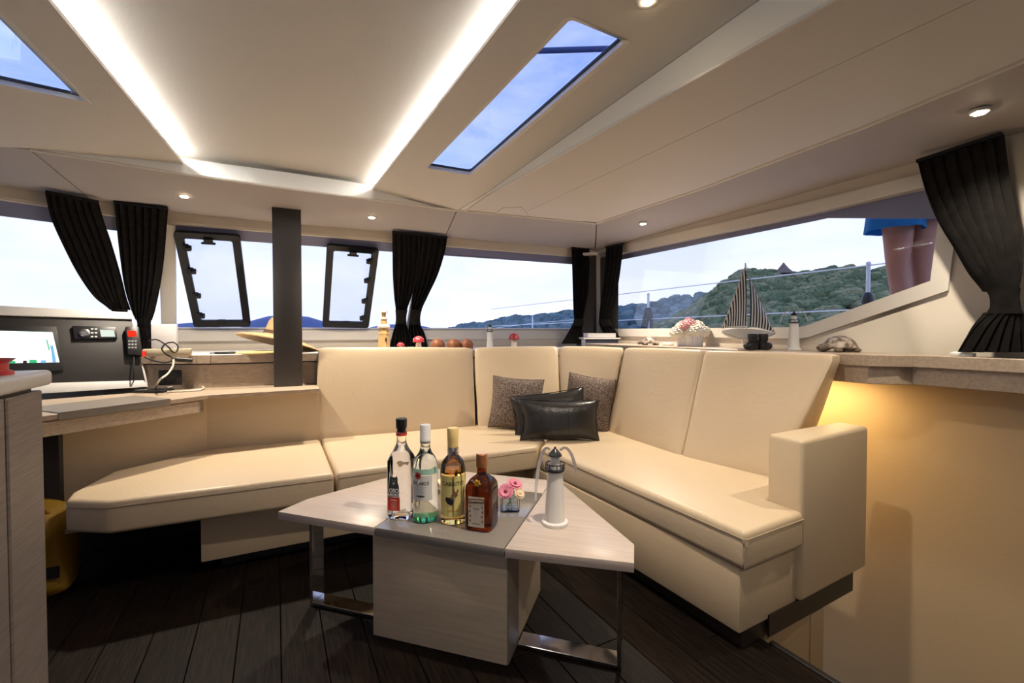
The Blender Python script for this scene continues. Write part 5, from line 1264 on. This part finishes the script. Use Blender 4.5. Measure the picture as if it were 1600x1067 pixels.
for nm, pa, pb, lb in (('lifeline', (1130, 441), (1397, 410), 'upper pale lifeline crossing the hill outside the right window'), ('lifeline', (967, 500.5), (1353, 483), 'lower pale lifeline outside the right window')):
    a, b = XP(*pa, XR), XP(*pb, XR); a2, b2 = ext(a, b, 6.8), ext(a, b, 0.2)
    tag(MB().tube([a2, b2], .004, 8).obj(nm, wire), lb, 'lifeline')
yy = 5.6; p1 = YP(832, 494, yy); t = thing('stanchion', 'thin white stanchion outside the front window at the corner', 'stanchion', V((p1.x, yy, .64)))
MB().tube([V((0, 0, 0)), V((0, 0, p1.z-.64))], [.012, .010], 10).obj('post', MATS['alloy'], t); MB().lathe([(0, 0), (.03, 0), (.018, .04), (0, .04)], 12).obj('base', black, t)
tag(MB().tube([YP(740, 518, yy), YP(770, 513, yy), YP(832, 505, yy), YP(905, 499, yy)], .0045, 6).obj('lifeline', wire), 'pale lifeline outside the front window beside the corner', 'lifeline')

# mast spreader seen through the starboard skylight
a, b = ZP(820, 80, 4.6), ZP(990, 75, 4.6)
d = (b-a); sp_ = thing('rigging_spar', 'dark blue spar crossing the sky above the right skylight', 'spar', (a+b)/2)
MB().tube([a-d*.25-V(sp_.location), b+d*.25-V(sp_.location)], .035, 12).obj('tube', mat('spar_blue', (.06, .09, .22), .5), sp_)
for e in (a-d*.25, b+d*.25): MB().ball(e-V(sp_.location), .045, (1, 1, 1), 10, 8).obj('end_fitting', steel, sp_)

# ---- hills: terrain plus canopy
import numpy as np
def prof(tab, x):
    xs = [a for a, b in tab]; ys = [b for a, b in tab]; return float(np.interp(x, xs, ys))
near = [(985, 522), (1040, 506), (1075, 490), (1105, 468), (1130, 447), (1150, 434), (1165, 428), (1200, 428), (1240, 434), (1275, 428), (1300, 423), (1400, 425), (1500, 428), (1700, 434), (2000, 448), (2500, 480), (3000, 517)]
farp = [(600, 517.5), (690, 516), (730, 513), (765, 508), (790, 502), (820, 499), (850, 498), (880, 492), (920, 488), (960, 484), (1000, 482), (1040, 472), (1075, 464), (1105, 461), (1140, 455), (1200, 450), (1300, 445), (1500, 445), (1900, 470), (2500, 505), (3000, 517)]
def hillpt(tab, px, t, d0, d1):
    # t 0 = shore, 1 = ridge, >1 = down the far side
    dep = d0+(d1-d0)*t
    yr = prof(tab, px); zr = 0.95+d1*(517.4-yr)/711
    s = t if t < 1 else 2-t
    h = -2.6+(zr+2.6)*(s**.85 if s > 0 else 0)
    d = FW+RT*((px-800)/F); P = CAM+d*dep
    return V((P.x, P.y, h))
def terrain(tab, px0, px1, d0, d1, m, name):
    b = MB(); b.grid(lambda u, v: hillpt(tab, px0+(px1-px0)*u, v*1.9, d0, d1)-V((0, 0, .6)), 120, 16)
    return b.obj(name, m, kind='structure', smooth=80)
hm = mat('hill_ground', (.03, .05, .03), .95)
terrain(near, 985, 3000, 70, 150, hm, 'near_hill'); terrain(farp, 600, 3000, 210, 330, hm, 'far_hill')
def icos(n):
    b = bmesh.new(); bmesh.ops.create_icosphere(b, subdivisions=n, radius=1); vs = np.array([v.co[:] for v in b.verts]); fs = np.array([[v.index for v in f.verts] for f in b.faces]); b.free(); return vs, fs
def canopy(tab, px0, px1, d0, d1, n, r0, r1, m, name, lb, seed, tmax=1.12, sub=3):
    IV, IF = icos(sub); lump = np.random.default_rng(99).normal(0, 1, (12, 3)); lump /= np.linalg.norm(lump, axis=1)[:, None]
    rng = np.random.default_rng(seed); Vs, Fs = [], []; off_ = 0; tints = []
    for i in range(n):
        px = px0+(px1-px0)*rng.random(); t = tmax*rng.random()**.8
        c = hillpt(tab, px, t, d0, d1); r = rng.uniform(r0, r1)
        if prof(tab, px) > 514: r *= .5
        ro_ = rng.permutation(12)[:8]; jit = .80+.26*np.max(np.exp(-7*(1-IV @ lump[ro_].T)), axis=1)[:, None]+rng.normal(0, .045, (len(IV), 1)); v = IV*jit*r*np.array([1, 1, rng.uniform(.7, .95)])+np.array([c.x, c.y, c.z+r*.25])
        Vs.append(v); Fs.append(IF+off_); off_ += len(IV); tints += [rng.random()]*len(IV)
    v = np.concatenate(Vs); f = np.concatenate(Fs); me = bpy.data.meshes.new(name)
    me.vertices.add(len(v)); me.vertices.foreach_set('co', v.astype(np.float32).ravel())
    me.loops.add(f.size); me.loops.foreach_set('vertex_index', f.astype(np.int32).ravel())
    me.polygons.add(len(f)); me.polygons.foreach_set('loop_start', np.arange(0, f.size, 3, dtype=np.int32))
    me.polygons.foreach_set('use_smooth', np.ones(len(f), bool)); at = me.attributes.new('tint', 'FLOAT', 'POINT'); at.data.foreach_set('value', np.array(tints, np.float32))
    me.update(); me.validate(); me.materials.append(m); o = bpy.data.objects.new(name, me); col.objects.link(o); o['kind'] = 'stuff'
    return tag(o, lb, 'forest')
def leafmat(name, a, b, c, scale):
    m = bpy.data.materials.new(name); MATS[name] = m; m.use_nodes = True; nt = m.node_tree; bs = nt.nodes['Principled BSDF']; bs.inputs['Roughness'].default_value = .9; bs.inputs['Specular IOR Level'].default_value = .1
    at = N(nt, 'ShaderNodeAttribute'); at.attribute_name = 'tint'; r = N(nt, 'ShaderNodeValToRGB'); r.color_ramp.elements[0].color = (*a, 1); r.color_ramp.elements[1].color = (*c, 1); e = r.color_ramp.elements.new(.55); e.color = (*b, 1)
    t = N(nt, 'ShaderNodeTexCoord'); n = N(nt, 'ShaderNodeTexNoise', Scale=float(scale), Detail=5.0); nt.links.new(t.outputs['Object'], n.inputs[0])
    mx = N(nt, 'ShaderNodeMixRGB'); mx.blend_type = 'MULTIPLY'; mx.inputs[0].default_value = .8; cr2 = N(nt, 'ShaderNodeValToRGB'); cr2.color_ramp.elements[0].position = .3; cr2.color_ramp.elements[0].color = (.45, .45, .45, 1); cr2.color_ramp.elements[1].position = .65; cr2.color_ramp.elements[1].color = (1.3, 1.3, 1.3, 1)
    nt.links.new(n.outputs[0], cr2.inputs[0]); nt.links.new(at.outputs['Fac'], r.inputs[0]); nt.links.new(r.outputs[0], mx.inputs[1]); nt.links.new(cr2.outputs[0], mx.inputs[2]); nt.links.new(mx.outputs[0], bs.inputs['Base Color'])
    n3 = N(nt, 'ShaderNodeTexNoise', Scale=float(scale)*2.2, Detail=4.0); nt.links.new(t.outputs['Object'], n3.inputs[0]); bp = N(nt, 'ShaderNodeBump', Strength=1.0, Distance=.5); nt.links.new(n3.outputs[0], bp.inputs['Height']); nt.links.new(bp.outputs[0], bs.inputs['Normal'])
    return m
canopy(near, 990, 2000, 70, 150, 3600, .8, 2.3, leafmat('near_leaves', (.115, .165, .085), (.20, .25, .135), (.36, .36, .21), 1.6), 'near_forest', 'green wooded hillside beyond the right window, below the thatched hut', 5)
canopy(farp, 700, 2000, 210, 330, 2000, 2.0, 4.6, leafmat('far_leaves_haze', (.10, .17, .21), (.14, .22, .25), (.19, .27, .27), .15), 'far_forest', 'haze-tinted distant wooded ridge behind the corner curtains', 6)  # aerial haze painted into the far leaf colours
# thatched hut on the ridge
hp = DP(1224, 432, 140); gz = thing('thatched_hut', 'small open hut with a conical thatched roof on top of the hill', 'hut', hp-V((0, 0, .5)))
thm = mat('thatch', (.13, .105, .10), .95, c2=(.20, .165, .15), scale=3, stretch=(1, 1, .2), bump=.5)
sU = 140/711
MB().lathe([(0, 14.5*sU+.5), (.8*sU, 24*sU), (3*sU, 20.5*sU), (8*sU, 14*sU), (15*sU, 7.5*sU), (15*sU, 6.5*sU), (8*sU, 12.5*sU), (0, 18*sU)], 28).obj('roof', thm, gz)
for k in range(8):
    a = k*PI/4+.2; MB().tube([V((11*sU*math.cos(a), 11*sU*math.sin(a), -1)), V((11*sU*math.cos(a), 11*sU*math.sin(a), 9*sU))], .28, 8).obj('post', mat('hut_wood', (.12, .075, .05), .8) if 'hut_wood' not in MATS else MATS['hut_wood'], gz)
MB().lathe([(0, -1), (13*sU, -1), (13*sU, .4), (0, .4)], 20).obj('floor_base', MATS['hut_wood'], gz)

# ================================================================== PERSON standing on the side deck
FX = V((2.735, 1.073, .785))
def limb_mesh(verts, edges, radii, name, m, par, sub=2, root=0):
    me = bpy.data.meshes.new(name); me.from_pydata([V(v) for v in verts], edges, []); o = bpy.data.objects.new(name, me); col.objects.link(o)
    sk = o.modifiers.new('skin', 'SKIN'); sk.use_smooth_shade = True
    for i, r in enumerate(radii):
        d_ = me.skin_vertices[0].data[i]; d_.radius = (r, r) if not isinstance(r, tuple) else r; d_.use_root = (i == root)
    ss = o.modifiers.new('sub', 'SUBSURF'); ss.levels = sub; ss.render_levels = sub
    dg = bpy.context.evaluated_depsgraph_get(); me2 = bpy.data.meshes.new_from_object(o.evaluated_get(dg)); bpy.data.objects.remove(o)
    me2.polygons.foreach_set('use_smooth', [True]*len(me2.polygons)); me2.materials.clear(); me2.materials.append(m); me2.name = name
    o = bpy.data.objects.new(name, me2); col.objects.link(o); o.parent = par; return o
skinm = mat('skin', (.40, .185, .13), .5, bump=.05, bscale=60)
pyaw = math.radians(-27)
pr = thing('person', 'person in bright blue shorts standing outside the right window, only the legs in view', 'person', FX, pyaw)
# local frame: x to the person's right, y forward (away from the camera), z up
LX = .058
vs = [(0, .0, .90), (0, .0, 1.02), (0, .01, 1.14), (0, .01, 1.26), (0, .02, 1.36), (0, .03, 1.42),      # 0-5 pelvis..neck base
      (0, .045, 1.47), ]
ed = [(0, 1), (1, 2), (2, 3), (3, 4), (4, 5), (5, 6)]
rd_ = [(.15, .11), (.135, .10), (.125, .095), (.145, .105), (.13, .09), (.055, .055), (.05, .05)]
for s in (-1, 1):
    b0 = len(vs)
    vs += [(s*.072, 0, .82), (s*LX*1.05, .0, .64), (s*LX, .005, .50), (s*LX*.98, .0, .43), (s*LX*.95, -.022, .34), (s*LX*.92, -.016, .22), (s*LX*.9, -.002, .10), (s*LX*.9, .0, .045), (s*LX, .07, .028), (s*LX*1.05, .14, .02)]
    rd_ += [.080, .064, .049, .043, .047, .038, .027, .032, (.036, .024), (.034, .016)]
    ed += [(0, b0)]+[(b0+i, b0+i+1) for i in range(9)]
    b1 = len(vs)
    vs += [(s*.15, .02, 1.37), (s*.185, .02, 1.33), (s*.20, .03, 1.20), (s*.20, .06, 1.10), (s*.16, .14, 1.13), (s*.10, .22, 1.19), (s*.085, .235, 1.205)]
    rd_ += [.055, .05, .040, .034, .031, .023, (.026, .014)]
    ed += [(4, b1)]+[(b1+i, b1+i+1) for i in range(6)]
body_ = limb_mesh(vs, ed, rd_, 'body', skinm, pr, 2, 0)
for s in (-1, 1):   # hands: palm and five fingers
    hx = s*.085; base = V((hx, .235, 1.205)); fv, fe, fr = [base, base+V((0, .022, .045))], [(0, 1)], [(.030, .012), (.032, .012)]
    for i, ln in enumerate((.060, .070, .064, .050)):
        o_ = base+V((s*(-.024+.016*i), .026, .060)); j = len(fv)
        fv += [o_, o_+V((0, .006, ln*.5)), o_+V((0, -.004, ln*.95))]; fe += [(1, j), (j, j+1), (j+1, j+2)]; fr += [.0085, .008, .0065]
    j = len(fv); fv += [base+V((-s*.030, .022, .028)), base+V((-s*.046, .030, .055))]; fe += [(0, j), (j, j+1)]; fr += [.010, .008]
    limb_mesh(fv, fe, fr, 'hand', skinm, pr, 1, 0)
hd_ = MB().puff([V((x, y, z)) for z in (1.455, 1.665) for x, y in ((-.072, -.075), (.072, -.075), (.072, .105), (-.072, .105))], .07, 8, (.006, .004, .0)).obj('head', skinm, pr, smooth=80)
MB().puff([V((x, y, z)) for z in (1.50, 1.685) for x, y in ((-.082, -.095), (.082, -.095), (.082, .055), (-.082, .055))], .075, 8, (.004, .004, .004), .004).obj('hair', mat('hair_brown', (.06, .035, .02), .7), pr, smooth=80)
MB().loft([V((-.012, .104, 1.54)), V((.012, .104, 1.54)), V((.004, .106, 1.585)), V((-.004, .106, 1.585))], [V((-.010, .124, 1.537)), V((.010, .124, 1.537)), V((.003, .110, 1.585)), V((-.003, .110, 1.585))]).bevel(.003, 1).obj('nose', skinm, hd_)
for s in (-1, 1):
    MB().ball((s*.030, .100, 1.585), .011, (1.2, .7, .8), 10, 8).obj('eye', wht, hd_); MB().ball((s*.030, .108, 1.585), .005, (1, .5, 1), 8, 6).obj('iris', blk, hd_)
    MB().ball((s*.075, .012, 1.565), .022, (.35, .7, 1.2), 10, 8).obj('ear', skinm, hd_)
MB().ball((0, .104, 1.508), .018, (1.2, .35, .35), 10, 6).obj('mouth', mat('lip', (.35, .12, .10), .5), hd_)
# shorts: waist to two legs, with flared hems and folds
blue = mat('shorts_blue', (.008, .25, .58), .7, bump=.15, bscale=40)
sh = MB()
def ringz(cx, cy, z, rx, ry, n=28, ph=0, am=0): return [V((cx+(rx+am*math.sin(7*2*PI*k/n+ph))*math.cos(2*PI*k/n), cy+(ry+am*math.sin(7*2*PI*k/n+ph))*math.sin(2*PI*k/n), z)) for k in range(n)]
def lathe_rings(b, R):
    V_ = [[b.bm.verts.new(p) for p in r] for r in R]; n = len(R[0])
    for a, c in zip(V_, V_[1:]):
        for k in range(n): b.bm.faces.new((a[k], a[(k+1) % n], c[(k+1) % n], c[k]))
lathe_rings(sh, [ringz(0, 0, 1.06, .150, .112), ringz(0, 0, .98, .168, .128), ringz(0, -.01, .88, .185, .150), ringz(0, -.01, .80, .188, .150, am=.003), ringz(0, -.01, .76, .185, .146, am=.005)])
for s in (-1, 1):
    lathe_rings(sh, [ringz(s*.088, -.005, .84, .092, .118), ringz(s*.085, -.005, .74, .100, .118, ph=s, am=.004), ringz(s*.085, -.005, .70, .106, .118, ph=s, am=.006), ringz(s*.087, -.005, .685 if s > 0 else .65, .110, .120, ph=s, am=.007)])
bmesh.ops.solidify(sh.bm, geom=sh.bm.faces[:], thickness=.003)
sh.obj('shorts', blue, pr, smooth=70)
tp = MB(); lathe_rings(tp, [ringz(0, 0, 1.03, .158, .118), ringz(0, .005, 1.14, .145, .112), ringz(0, .01, 1.27, .165, .120), ringz(0, .015, 1.36, .16, .10), ringz(0, .025, 1.415, .075, .068)])
bmesh.ops.solidify(tp.bm, geom=tp.bm.faces[:], thickness=.003); tp.obj('shirt', mat('shirt_white', (.7, .7, .7), .8), pr, smooth=70)
